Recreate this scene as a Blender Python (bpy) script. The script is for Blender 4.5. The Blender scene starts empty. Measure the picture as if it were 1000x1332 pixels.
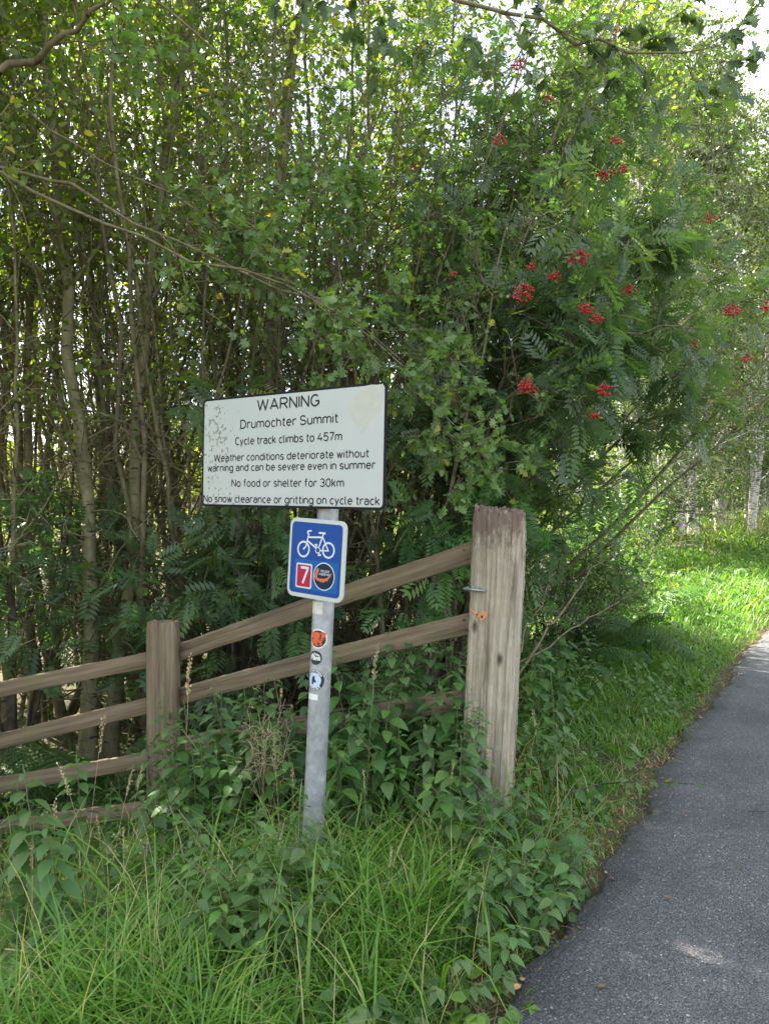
import bpy, math, random
import numpy as np
from mathutils import Vector, Matrix

sc = bpy.context.scene
COL = sc.collection
# ------------------------------------------------------------------ camera
EYE = 1.5            # eye height over the path
FPX = 1000.0         # focal length in photo pixels (photo 1000 x 1332)
HOR = 650.0          # photo row of the horizon
cd = bpy.data.cameras.new('camera')
cam = bpy.data.objects.new('camera', cd)
COL.objects.link(cam)
cd.sensor_fit = 'VERTICAL'
cd.sensor_height = 36.0
cd.lens = 36.0 * FPX / 1332.0
cd.clip_end = 1500
cam.location = (0, 0, EYE)
cam.rotation_euler = (math.radians(90) - math.atan((666 - HOR) / FPX), 0, 0)
sc.camera = cam
# ------------------------------------------------------------------ light
SUN_AZ = 50.0        # degrees to the left of the view direction
SUN_EL = 50.0
az, el = math.radians(SUN_AZ), math.radians(SUN_EL)
to_sun = Vector((-math.sin(az) * math.cos(el), math.cos(az) * math.cos(el), math.sin(el)))
w = bpy.data.worlds.new('World'); sc.world = w; w.use_nodes = True
nt = w.node_tree; nt.nodes.clear()
out = nt.nodes.new('ShaderNodeOutputWorld'); bg = nt.nodes.new('ShaderNodeBackground')
sky = nt.nodes.new('ShaderNodeTexSky'); sky.sky_type = 'NISHITA'; sky.sun_disc = False
sky.sun_elevation = el
sky.sun_rotation = math.atan2(to_sun.x, to_sun.y)
sky.air_density = 1.0; sky.dust_density = 2.0
tc = nt.nodes.new('ShaderNodeTexCoord')
cn = nt.nodes.new('ShaderNodeTexNoise'); cn.inputs['Scale'].default_value = 2.2; cn.inputs['Detail'].default_value = 7
cn.inputs['Roughness'].default_value = 0.62
cr = nt.nodes.new('ShaderNodeValToRGB'); cr.color_ramp.elements[0].position = 0.42; cr.color_ramp.elements[1].position = 0.62
mx = nt.nodes.new('ShaderNodeMixRGB'); mx.inputs[2].default_value = (6.8, 6.8, 6.7, 1)
nt.links.new(tc.outputs['Generated'], cn.inputs['Vector']); nt.links.new(cn.outputs['Fac'], cr.inputs['Fac'])
nt.links.new(cr.outputs['Color'], mx.inputs[0]); nt.links.new(sky.outputs['Color'], mx.inputs[1])
nt.links.new(mx.outputs['Color'], bg.inputs['Color']); bg.inputs['Strength'].default_value = 0.09
nt.links.new(bg.outputs['Background'], out.inputs['Surface'])
sd = bpy.data.lights.new('sun', 'SUN'); sd.energy = 5.0; sd.angle = math.radians(0.53); sd.color = (1.0, 0.94, 0.82)
so = bpy.data.objects.new('sun', sd); COL.objects.link(so)
so.rotation_euler = (-to_sun).to_track_quat('-Z', 'Y').to_euler()
so.location = to_sun * 60
sc.view_settings.view_transform = 'Standard'; sc.view_settings.look = 'None'
sc.view_settings.exposure = 2.42; sc.view_settings.gamma = 1.0
sc.cycles.use_denoising = True
sc.cycles.max_bounces = 8; sc.cycles.diffuse_bounces = 4; sc.cycles.transmission_bounces = 4
sc.cycles.sample_clamp_indirect = 6

# ------------------------------------------------------------------ helpers
def W(px, py, d):
    """world point at depth d seen at a photo pixel (used to measure positions)"""
    return np.array(((px - 500) / FPX * d, d, EYE - (py - HOR) / FPX * d))

def unit(a):
    a = np.asarray(a, float)
    return a / np.maximum(np.linalg.norm(a, axis=-1, keepdims=True), 1e-9)

class Geo:
    def __init__(s): s.V = []; s.F = []; s.M = []; s.T = []; s.n = 0
    def add(s, V, F, m=0, t=None):
        V = np.asarray(V, float).reshape(-1, 3); F = np.asarray(F, int)
        if len(F) == 0: return
        s.V.append(V); s.F.append(F + s.n); s.n += len(V)
        s.M.append(np.full(len(F), m, np.int32))
        s.T.append(np.full(len(F), 0.5) if t is None else np.broadcast_to(np.asarray(t, float), (len(F),)))
    def mesh(s, name, mats, smooth=False):
        me = bpy.data.meshes.new(name)
        if s.V:
            V = np.concatenate(s.V)
            tot = np.concatenate([np.full(len(f), f.shape[1], np.int32) for f in s.F])
            idx = np.concatenate([f.ravel() for f in s.F]).astype(np.int32)
            me.vertices.add(len(V)); me.vertices.foreach_set('co', V.astype(np.float32).ravel())
            me.loops.add(len(idx)); me.loops.foreach_set('vertex_index', idx)
            me.polygons.add(len(tot))
            st = np.zeros(len(tot), np.int32); st[1:] = np.cumsum(tot)[:-1]
            me.polygons.foreach_set('loop_start', st); me.polygons.foreach_set('loop_total', tot)
            me.polygons.foreach_set('material_index', np.concatenate(s.M))
            if smooth: me.polygons.foreach_set('use_smooth', np.ones(len(tot), bool))
            at = me.attributes.new('tint', 'FLOAT', 'FACE')
            at.data.foreach_set('value', np.concatenate(s.T).astype(np.float32))
            me.update(calc_edges=True)
        for m in (mats if isinstance(mats, (list, tuple)) else [mats]): me.materials.append(m)
        return me

def tag(o, label=None, cat=None, group=None, kind=None):
    if label: o['label'] = label
    if cat: o['category'] = cat
    if group: o['group'] = group
    if kind: o['kind'] = kind
    return o

def link(name, me, parent=None, loc=None):
    o = bpy.data.objects.new(name, me); COL.objects.link(o)
    if parent is not None: o.parent = parent
    if loc is not None: o.location = loc
    return o

def empty(name, loc, rz=0.0, s=1.0):
    o = bpy.data.objects.new(name, None); COL.objects.link(o)
    o.location = loc; o.rotation_euler = (0, 0, rz); o.scale = (s, s, s); o.empty_display_size = 0.1
    return o

def copy_tree(o, parent=None):
    c = o.copy(); COL.objects.link(c)
    if parent is not None: c.parent = parent
    for ch in list(o.children): copy_tree(ch, c)
    return c

def tubes(g, P, R, sides=5, m=0, t=None, cap=False):
    """k tubes of n points; P (k,n,3), R (k,n)"""
    P = np.asarray(P, float)
    if P.ndim == 2: P = P[None]
    R = np.broadcast_to(np.asarray(R, float), P.shape[:2])
    k, n, _ = P.shape
    T = unit(np.gradient(P, axis=1))
    mt = unit(P[:, -1] - P[:, 0])
    ref = np.where(np.abs(mt[:, 2:3]) < 0.75, np.array([[0, 0, 1.0]]), np.array([[1.0, 0.1, 0]]))
    b1 = unit(np.cross(T, ref[:, None, :])); b2 = np.cross(T, b1)
    a = np.arange(sides) / sides * 2 * np.pi
    ring = b1[:, :, None, :] * np.cos(a)[:, None] + b2[:, :, None, :] * np.sin(a)[:, None]
    V = P[:, :, None, :] + ring * R[:, :, None, None]
    i = np.arange(n - 1)[:, None] * sides; j = np.arange(sides)[None]; j2 = (j + 1) % sides
    q = np.stack([i + j, i + j2, i + sides + j2, i + sides + j], -1).reshape(-1, 4)
    F = (np.arange(k)[:, None, None] * n * sides + q[None]).reshape(-1, 4)
    tt = None
    if t is not None: tt = np.repeat(np.broadcast_to(np.asarray(t, float), (k,)), len(q))
    g.add(V, F, m, tt)

def inst(g, tpl, pos, X, N, S, m=0, t=None, flip=None):
    """place a leaf template (V,F) with its x axis along X and its normal near N"""
    TV, TF = tpl
    k = len(pos)
    if k == 0: return
    X = unit(X); Y = unit(np.cross(N, X)); Z = np.cross(X, Y)
    S = np.broadcast_to(np.asarray(S, float), (k,))
    V = (TV[None, :, 0:1] * X[:, None] + TV[None, :, 1:2] * Y[:, None] + TV[None, :, 2:3] * Z[:, None]) * S[:, None, None] + pos[:, None]
    F = (np.arange(k)[:, None, None] * len(TV) + TF[None]).reshape(-1, TF.shape[1])
    tt = None
    if t is not None: tt = np.repeat(np.asarray(t, float), len(TF))
    g.add(V, F, m, tt)

def curves(rng, p0, d, L, n, droop=0.0, wob=0.1):
    k = len(p0); P = np.empty((k, n, 3)); P[:, 0] = p0; cur = unit(d).copy()
    step = (np.broadcast_to(L, (k,)) / (n - 1))[:, None]
    for i in range(1, n):
        cur = cur + rng.normal(0, wob, (k, 3)); cur[:, 2] -= droop; cur = unit(cur)
        P[:, i] = P[:, i - 1] + cur * step
    return P

def along(P, s):
    """points and tangents on curves P (k,n,3) at fractions s (k,q) -> (k,q,3) twice"""
    k, n, _ = P.shape
    f = np.clip(s, 0, 0.9999) * (n - 1); i = f.astype(int); u = (f - i)[..., None]
    kk = np.arange(k)[:, None]
    A = P[kk, i]; B = P[kk, i + 1]
    return A * (1 - u) + B * u, unit(B - A)

def sidedir(rng, T, ang, bias=None, bw=0.0):
    """directions at an angle from the tangents T (k,3), random azimuth"""
    r = rng.normal(0, 1, T.shape)
    if bias is not None: r = r + np.asarray(bias) * bw
    perp = unit(r - (r * T).sum(-1, keepdims=True) * T)
    ang = np.broadcast_to(ang, (len(T),))[:, None]
    return T * np.cos(ang) + perp * np.sin(ang)

# ------------------------------------------------------------------ materials
def mat(name):
    m = bpy.data.materials.new(name); m.use_nodes = True
    nt = m.node_tree; nt.nodes.clear()
    o = nt.nodes.new('ShaderNodeOutputMaterial')
    return m, nt, o
def N(nt, t, **kw):
    n = nt.nodes.new('ShaderNode' + t)
    for k, v in kw.items():
        if k in n.inputs: n.inputs[k].default_value = v
        else: setattr(n, k, v)
    return n
def L(nt, a, b): nt.links.new(a, b)
def ramp(nt, stops, interp='LINEAR'):
    r = nt.nodes.new('ShaderNodeValToRGB'); r.color_ramp.interpolation = interp
    e = r.color_ramp.elements
    while len(e) < len(stops): e.new(0.5)
    for el_, (p, c) in zip(e, stops):
        el_.position = p; el_.color = (c[0], c[1], c[2], 1) if len(c) == 3 else c
    return r
def plain(name, col, rough=0.5, metal=0.0, spec=0.5, noise=0.0, scale=20):
    m, nt, o = mat(name)
    b = N(nt, 'BsdfPrincipled', Roughness=rough, Metallic=metal); b.inputs['Specular IOR Level'].default_value = spec
    if noise:
        tcn = N(nt, 'TexCoord'); nz = N(nt, 'TexNoise', Scale=scale, Detail=6.0); L(nt, tcn.outputs['Object'], nz.inputs['Vector'])
        lo = [c * (1 - noise) for c in col[:3]]; hi = [min(1, c * (1 + noise)) for c in col[:3]]
        r = ramp(nt, [(0.3, lo), (0.7, hi)]); L(nt, nz.outputs['Fac'], r.inputs['Fac']); L(nt, r.outputs['Color'], b.inputs['Base Color'])
    else: b.inputs['Base Color'].default_value = (*col[:3], 1)
    L(nt, b.outputs[0], o.inputs['Surface'])
    return m

def leaf_mat(name, stops, under=None, trans=0.38, tcol=(1.55, 1.85, 0.5), rough=0.42, spec=0.4, backlit=None):
    """leaf: base colour by the per-leaf tint, light passing through, a soft sheen"""
    m, nt, o = mat(name)
    a = N(nt, 'Attribute', attribute_name='tint')
    r = ramp(nt, stops); L(nt, a.outputs['Fac'], r.inputs['Fac'])
    oi = N(nt, 'ObjectInfo'); hs = N(nt, 'HueSaturation'); L(nt, r.outputs['Color'], hs.inputs['Color'])
    for sock, lo, hi, k_ in (('Hue', 0.485, 0.512, 1.0), ('Value', 0.80, 1.22, 7.31), ('Saturation', 0.85, 1.1, 3.77)):
        fm = N(nt, 'Math', operation='MULTIPLY'); fm.inputs[1].default_value = k_; L(nt, oi.outputs['Random'], fm.inputs[0])
        fr = N(nt, 'Math', operation='FRACT'); L(nt, fm.outputs[0], fr.inputs[0])
        mr_ = N(nt, 'MapRange'); mr_.inputs['To Min'].default_value = lo; mr_.inputs['To Max'].default_value = hi; L(nt, fr.outputs[0], mr_.inputs['Value']); L(nt, mr_.outputs[0], hs.inputs[sock])
    base_c = hs.outputs['Color']; col = base_c
    if under is not None:
        ge = N(nt, 'NewGeometry'); mu = N(nt, 'MixRGB'); mu.inputs[2].default_value = (*under, 1)
        ml = N(nt, 'Math', operation='MULTIPLY'); ml.inputs[1].default_value = 0.6
        L(nt, ge.outputs['Backfacing'], ml.inputs[0]); L(nt, ml.outputs[0], mu.inputs[0]); L(nt, col, mu.inputs[1]); col = mu.outputs[0]
    b = N(nt, 'BsdfPrincipled', Roughness=rough); b.inputs['Specular IOR Level'].default_value = spec
    L(nt, col, b.inputs['Base Color'])
    t = N(nt, 'BsdfTranslucent'); mc = N(nt, 'MixRGB', blend_type='MULTIPLY'); mc.inputs[0].default_value = 1
    mc.inputs[2].default_value = (*tcol, 1); L(nt, base_c, mc.inputs[1]); L(nt, mc.outputs[0], t.inputs['Color'])
    mxs = N(nt, 'MixShader'); mxs.inputs[0].default_value = trans
    L(nt, b.outputs[0], mxs.inputs[1]); L(nt, t.outputs[0], mxs.inputs[2]); L(nt, mxs.outputs[0], o.inputs['Surface'])
    return m

M = {}
M['rowan_leaf'] = leaf_mat('rowan_leaf', [(0, (0.048, 0.110, 0.052)), (0.55, (0.095, 0.182, 0.072)), (0.9, (0.14, 0.23, 0.07)), (1, (0.24, 0.27, 0.06))], under=(0.14, 0.19, 0.13), trans=0.4, rough=0.38, spec=0.5)
M['thorn_leaf'] = leaf_mat('thorn_leaf', [(0, (0.065, 0.135, 0.036)), (0.6, (0.11, 0.20, 0.050)), (0.93, (0.18, 0.26, 0.06)), (1, (0.36, 0.30, 0.05))], under=(0.13, 0.18, 0.09), trans=0.42)
M['aspen_leaf'] = leaf_mat('aspen_leaf', [(0, (0.070, 0.120, 0.030)), (0.5, (0.12, 0.19, 0.044)), (0.93, (0.20, 0.26, 0.055)), (1, (0.42, 0.33, 0.05))], under=(0.14, 0.18, 0.09), trans=0.52, tcol=(2.2, 2.15, 0.35))
M['oak_leaf'] = leaf_mat('oak_leaf', [(0, (0.035, 0.080, 0.030)), (1, (0.075, 0.13, 0.042))], under=(0.10, 0.15, 0.08), trans=0.3, tcol=(1.5, 1.6, 0.5))
M['birch_leaf'] = leaf_mat('birch_leaf', [(0, (0.095, 0.140, 0.050)), (0.6, (0.155, 0.205, 0.075)), (1, (0.26, 0.29, 0.10))], under=(0.16, 0.2, 0.11), trans=0.35, rough=0.36, spec=0.6)  # leaf colour paled to stand in for haze around the birches
M['bush_leaf'] = leaf_mat('bush_leaf', [(0, (0.055, 0.115, 0.034)), (0.6, (0.10, 0.18, 0.05)), (0.92, (0.16, 0.22, 0.06)), (1, (0.34, 0.30, 0.06))], under=(0.11, 0.16, 0.08))
M['nettle_leaf'] = leaf_mat('nettle_leaf', [(0, (0.050, 0.125, 0.036)), (0.7, (0.095, 0.190, 0.052)), (0.94, (0.15, 0.23, 0.06)), (0.97, (0.33, 0.32, 0.06)), (1, (0.40, 0.30, 0.09))], under=(0.12, 0.18, 0.10), trans=0.33, rough=0.5)
M['fern_leaf'] = leaf_mat('fern_leaf', [(0, (0.055, 0.125, 0.036)), (0.8, (0.09, 0.18, 0.05)), (1, (0.13, 0.21, 0.06))], trans=0.35)
M['grass_blade'] = leaf_mat('grass_blade', [(0, (0.050, 0.125, 0.020)), (0.55, (0.100, 0.220, 0.026)), (0.86, (0.18, 0.285, 0.040)), (0.92, (0.30, 0.28, 0.12)), (1, (0.45, 0.36, 0.19))], trans=0.4, tcol=(1.45, 1.75, 0.45), rough=0.4, spec=0.45)
M['meadow_grass'] = leaf_mat('meadow_grass', [(0, (0.13, 0.21, 0.05)), (0.5, (0.22, 0.28, 0.07)), (1, (0.42, 0.38, 0.16))], trans=0.4)
M['weed_leaf'] = leaf_mat('weed_leaf', [(0, (0.065, 0.14, 0.036)), (0.7, (0.115, 0.21, 0.050)), (0.96, (0.17, 0.25, 0.05)), (1, (0.40, 0.36, 0.06))], trans=0.35)
M['straw'] = leaf_mat('straw', [(0, (0.40, 0.30, 0.16)), (1, (0.58, 0.48, 0.30))], trans=0.25, tcol=(1, 0.9, 0.7))
M['dead_leaf'] = leaf_mat('dead_leaf', [(0, (0.12, 0.07, 0.035)), (0.6, (0.30, 0.17, 0.07)), (1, (0.55, 0.33, 0.13))], trans=0.2, tcol=(1, 0.8, 0.5))

def bark(name, c0, c1, c2, zs=0.35, sc_=18.0, marks=(0.03, 0.025, 0.02), mark_p=0.62, bump=0.4):
    m, nt, o = mat(name)
    tcn = N(nt, 'TexCoord'); mp = N(nt, 'Mapping'); mp.inputs['Scale'].default_value = (1, 1, zs); L(nt, tcn.outputs['Object'], mp.inputs['Vector'])
    n1 = N(nt, 'TexNoise', Scale=sc_, Detail=8.0, Roughness=0.65); L(nt, mp.outputs[0], n1.inputs['Vector'])
    r1 = ramp(nt, [(0.28, c0), (0.5, c1), (0.72, c2)]); L(nt, n1.outputs['Fac'], r1.inputs['Fac'])
    mp2 = N(nt, 'Mapping'); mp2.inputs['Scale'].default_value = (1, 1, 4.5); L(nt, tcn.outputs['Object'], mp2.inputs['Vector'])
    n2 = N(nt, 'TexNoise', Scale=9.0, Detail=5.0, Roughness=0.6); L(nt, mp2.outputs[0], n2.inputs['Vector'])
    r2 = ramp(nt, [(mark_p - 0.05, (0, 0, 0)), (mark_p + 0.03, (1, 1, 1))]); L(nt, n2.outputs['Fac'], r2.inputs['Fac'])
    mm = N(nt, 'MixRGB'); mm.inputs[2].default_value = (*marks, 1); L(nt, r2.outputs['Color'], mm.inputs[0]); L(nt, r1.outputs['Color'], mm.inputs[1])
    b = N(nt, 'BsdfPrincipled', Roughness=0.85); L(nt, mm.outputs[0], b.inputs['Base Color']); b.inputs['Specular IOR Level'].default_value = 0.25
    bp = N(nt, 'Bump', Strength=bump, Distance=0.01); L(nt, n1.outputs['Fac'], bp.inputs['Height']); L(nt, bp.outputs[0], b.inputs['Normal'])
    L(nt, b.outputs[0], o.inputs['Surface'])
    return m
M['pale_bark'] = bark('pale_bark', (0.12, 0.115, 0.055), (0.21, 0.195, 0.105), (0.32, 0.30, 0.19))
M['grey_bark'] = bark('grey_bark', (0.085, 0.075, 0.04), (0.155, 0.135, 0.08), (0.24, 0.215, 0.14))
M['dark_bark'] = bark('dark_bark', (0.035, 0.028, 0.022), (0.07, 0.058, 0.045), (0.13, 0.115, 0.09))
M['birch_bark'] = bark('birch_bark', (0.42, 0.38, 0.33), (0.60, 0.56, 0.50), (0.72, 0.69, 0.64), marks=(0.06, 0.045, 0.035), mark_p=0.56)
M['dead_wood'] = bark('dead_wood', (0.20, 0.16, 0.12), (0.32, 0.27, 0.21), (0.45, 0.39, 0.32))
M['stem'] = plain('stem', (0.11, 0.13, 0.05), 0.6, noise=0.3, scale=40)
# ------------------------------------------------------------------ ground shape
def edge_x(Y):
    Y = np.asarray(Y, float); a = np.maximum(Y - 2.2, 0); a = np.minimum(a, 24)
    b = np.where(Y < 2.2, 0.5 * (Y - 2.2), 0.0) + np.where(Y > 26.2, 0.86 * (Y - 26.2), 0)
    return 0.34 + 0.57 * a + 0.006 * a * a + b
def smooth(a, b, x):
    t = np.clip((np.asarray(x, float) - a) / (b - a), 0, 1); return t * t * (3 - 2 * t)
PATH_W = 2.9
def sdist(x, y): return (edge_x(y) - np.asarray(x, float)) * 0.86
def gz(x, y):
    x = np.asarray(x, float); y = np.asarray(y, float)
    s = sdist(x, y); r = -PATH_W - s
    d = np.maximum(s, r)
    h = smooth(0, 0.75, d) * 0.10 - 0.03 * (1 - smooth(0, 0.12, d))
    h = h + smooth(10, 26, y) * smooth(0.2, 3.0, s) * 0.62
    bump = 0.035 * np.sin(x * 2.1 + y * 0.7) * np.sin(y * 1.7 - x * 0.6) + 0.02 * np.sin(x * 5.3 + 1) * np.sin(y * 4.7)
    h = h + bump * smooth(0.1, 0.8, d)
    h = h - 0.55 * smooth(0.95, 2.5, s) * (1 - smooth(9, 15, y))
    far = np.hypot(x, y)
    h = h + smooth(45, 160, far) * smooth(0.0, 40, y) * 9 * smooth(20, 60, d)
    return h

g = Geo()
def axis(a, b, c, lim):
    v = [0.0]; st = a
    while v[-1] < lim: v.append(v[-1] + st); st = st * b if v[-1] > c else st
    return np.array(v)
ax = axis(0.14, 1.13, 7, 420); xs = np.concatenate([-ax[:0:-1], ax])
ys = np.concatenate([-axis(0.6, 1.25, 3, 420)[:0:-1], axis(0.14, 1.10, 9, 420)])
XX, YY = np.meshgrid(xs, ys)
V = np.stack([XX, YY, gz(XX, YY)], -1).reshape(-1, 3)
nx = len(xs); ii = np.arange(len(ys) - 1)[:, None] * nx + np.arange(nx - 1)[None]
g.add(V, np.stack([ii, ii + 1, ii + nx + 1, ii + nx], -1).reshape(-1, 4))
m, nt, o = mat('soil')
tcn = N(nt, 'TexCoord'); n1 = N(nt, 'TexNoise', Scale=3.0, Detail=8.0, Roughness=0.7); L(nt, tcn.outputs['Object'], n1.inputs['Vector'])
n2 = N(nt, 'TexNoise', Scale=55.0, Detail=6.0, Roughness=0.7); L(nt, tcn.outputs['Object'], n2.inputs['Vector'])
r1 = ramp(nt, [(0.3, (0.05, 0.038, 0.025)), (0.55, (0.085, 0.075, 0.035)), (0.75, (0.10, 0.12, 0.04))]); L(nt, n1.outputs['Fac'], r1.inputs['Fac'])
r2 = ramp(nt, [(0.3, (0.45, 0.42, 0.4)), (0.7, (1.5, 1.4, 1.2))]); L(nt, n2.outputs['Fac'], r2.inputs['Fac'])
mm = N(nt, 'MixRGB', blend_type='MULTIPLY'); mm.inputs[0].default_value = 1; L(nt, r1.outputs[0], mm.inputs[1]); L(nt, r2.outputs[0], mm.inputs[2])
b = N(nt, 'BsdfPrincipled', Roughness=0.95); L(nt, mm.outputs[0], b.inputs['Base Color']); bp = N(nt, 'Bump', Strength=0.8, Distance=0.02)
L(nt, n2.outputs['Fac'], bp.inputs['Height']); L(nt, bp.outputs[0], b.inputs['Normal']); L(nt, b.outputs[0], o.inputs['Surface'])
tag(link('ground', g.mesh('ground', m, smooth=True)), kind='structure')

# path: one long ribbon of tarmac with a ragged, slightly crumbled edge
rng = np.random.default_rng(5)
yy = np.concatenate([np.arange(-9, 1, 0.3), np.arange(1, 9, 0.035), np.arange(9, 26, 0.2), np.arange(26, 60, 1.0)])
def rag(y, k): return 0.022 * np.sin(y * 7.1 + k) + 0.018 * np.sin(y * 17.3 + 2 * k) + 0.012 * np.sin(y * 41 + k * 3) + 0.03 * np.sin(y * 2.3 + k)
nrm = unit(np.stack([np.ones_like(yy), -np.gradient(edge_x(yy), yy)], -1))
cols = np.concatenate([[0], np.linspace(0.03, PATH_W - 0.03, 24), [PATH_W]])
left = np.stack([edge_x(yy), yy], -1)
rows = []
for c in cols:
    p = left + nrm * c
    if c < 0.2: p = p + nrm * (rag(yy, 0) * (1 if c == 0 else 0.8))[:, None]
    if c > PATH_W - 0.2: p = p + nrm * (rag(yy, 4) * (1 if c == PATH_W else 0.8))[:, None]
    z = 0.012 * (1 - (2 * c / PATH_W - 1) ** 2) + np.where((c == 0) | (c == PATH_W), -0.035, 0.0) + 0.004 * np.sin(yy * 3 + c * 2)
    rows.append(np.concatenate([p, np.broadcast_to(z, yy.shape)[:, None]], -1))
V = np.stack(rows, 1); nc = len(cols)
ii = np.arange(len(yy) - 1)[:, None] * nc + np.arange(nc - 1)[None]
g = Geo(); g.add(V, np.stack([ii, ii + 1, ii + nc + 1, ii + nc], -1).reshape(-1, 4))
m, nt, o = mat('tarmac')
tcn = N(nt, 'TexCoord')
wn = N(nt, 'TexNoise', Scale=60.0, Detail=2.0); L(nt, tcn.outputs['Object'], wn.inputs['Vector'])
wv = N(nt, 'MixRGB'); wv.inputs[0].default_value = 0.012; L(nt, tcn.outputs['Object'], wv.inputs[1]); L(nt, wn.outputs['Color'], wv.inputs[2])
vo = N(nt, 'TexVoronoi', Scale=150.0); L(nt, wv.outputs[0], vo.inputs['Vector'])
vc = N(nt, 'RGBToBW'); L(nt, vo.outputs['Color'], vc.inputs[0])
st = ramp(nt, [(0.0, (0.062, 0.063, 0.067)), (0.5, (0.105, 0.107, 0.113)), (0.85, (0.155, 0.155, 0.162)), (0.93, (0.34, 0.34, 0.33)), (1, (0.42, 0.41, 0.40))]); L(nt, vc.outputs[0], st.inputs['Fac'])
gap = ramp(nt, [(0.35, (1, 1, 1)), (0.66, (0.50, 0.50, 0.51))]); L(nt, vo.outputs['Distance'], gap.inputs['Fac'])
mu = N(nt, 'MixRGB', blend_type='MULTIPLY'); mu.inputs[0].default_value = 1; L(nt, st.outputs[0], mu.inputs[1]); L(nt, gap.outputs[0], mu.inputs[2])
n3 = N(nt, 'TexNoise', Scale=1.6, Detail=6.0, Roughness=0.65); L(nt, tcn.outputs['Object'], n3.inputs['Vector'])
r3 = ramp(nt, [(0.35, (0.62, 0.62, 0.64)), (0.68, (1.25, 1.23, 1.20))]); L(nt, n3.outputs['Fac'], r3.inputs['Fac'])
mu2 = N(nt, 'MixRGB', blend_type='MULTIPLY'); mu2.inputs[0].default_value = 1; L(nt, mu.outputs[0], mu2.inputs[1]); L(nt, r3.outputs[0], mu2.inputs[2])
n6 = N(nt, 'TexNoise', Scale=7.0, Detail=8.0, Roughness=0.75); L(nt, tcn.outputs['Object'], n6.inputs['Vector'])
r6 = ramp(nt, [(0.60, (0, 0, 0)), (0.72, (1, 1, 1))]); L(nt, n6.outputs['Fac'], r6.inputs['Fac'])
f6 = N(nt, 'Math', operation='MULTIPLY'); f6.inputs[1].default_value = 0.45; L(nt, r6.outputs[0], f6.inputs[0])
m6 = N(nt, 'MixRGB'); m6.inputs[2].default_value = (0.17, 0.155, 0.13, 1); L(nt, f6.outputs[0], m6.inputs[0]); L(nt, mu2.outputs[0], m6.inputs[1])
b = N(nt, 'BsdfPrincipled', Roughness=0.66); L(nt, m6.outputs[0], b.inputs['Base Color'])
iv = N(nt, 'Math', operation='SUBTRACT'); iv.inputs[0].default_value = 1.0; L(nt, vo.outputs['Distance'], iv.inputs[1])
hb = N(nt, 'Math', operation='ADD'); L(nt, iv.outputs[0], hb.inputs[0])
hm = N(nt, 'Math', operation='MULTIPLY'); hm.inputs[1].default_value = 0.6; L(nt, vc.outputs[0], hm.inputs[0]); L(nt, hm.outputs[0], hb.inputs[1])
bp = N(nt, 'Bump', Strength=0.7, Distance=0.005); L(nt, hb.outputs[0], bp.inputs['Height']); L(nt, bp.outputs[0], b.inputs['Normal'])
L(nt, b.outputs[0], o.inputs['Surface'])
tag(link('cycle_path', g.mesh('cycle_path', m, smooth=True)), kind='structure')

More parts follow.
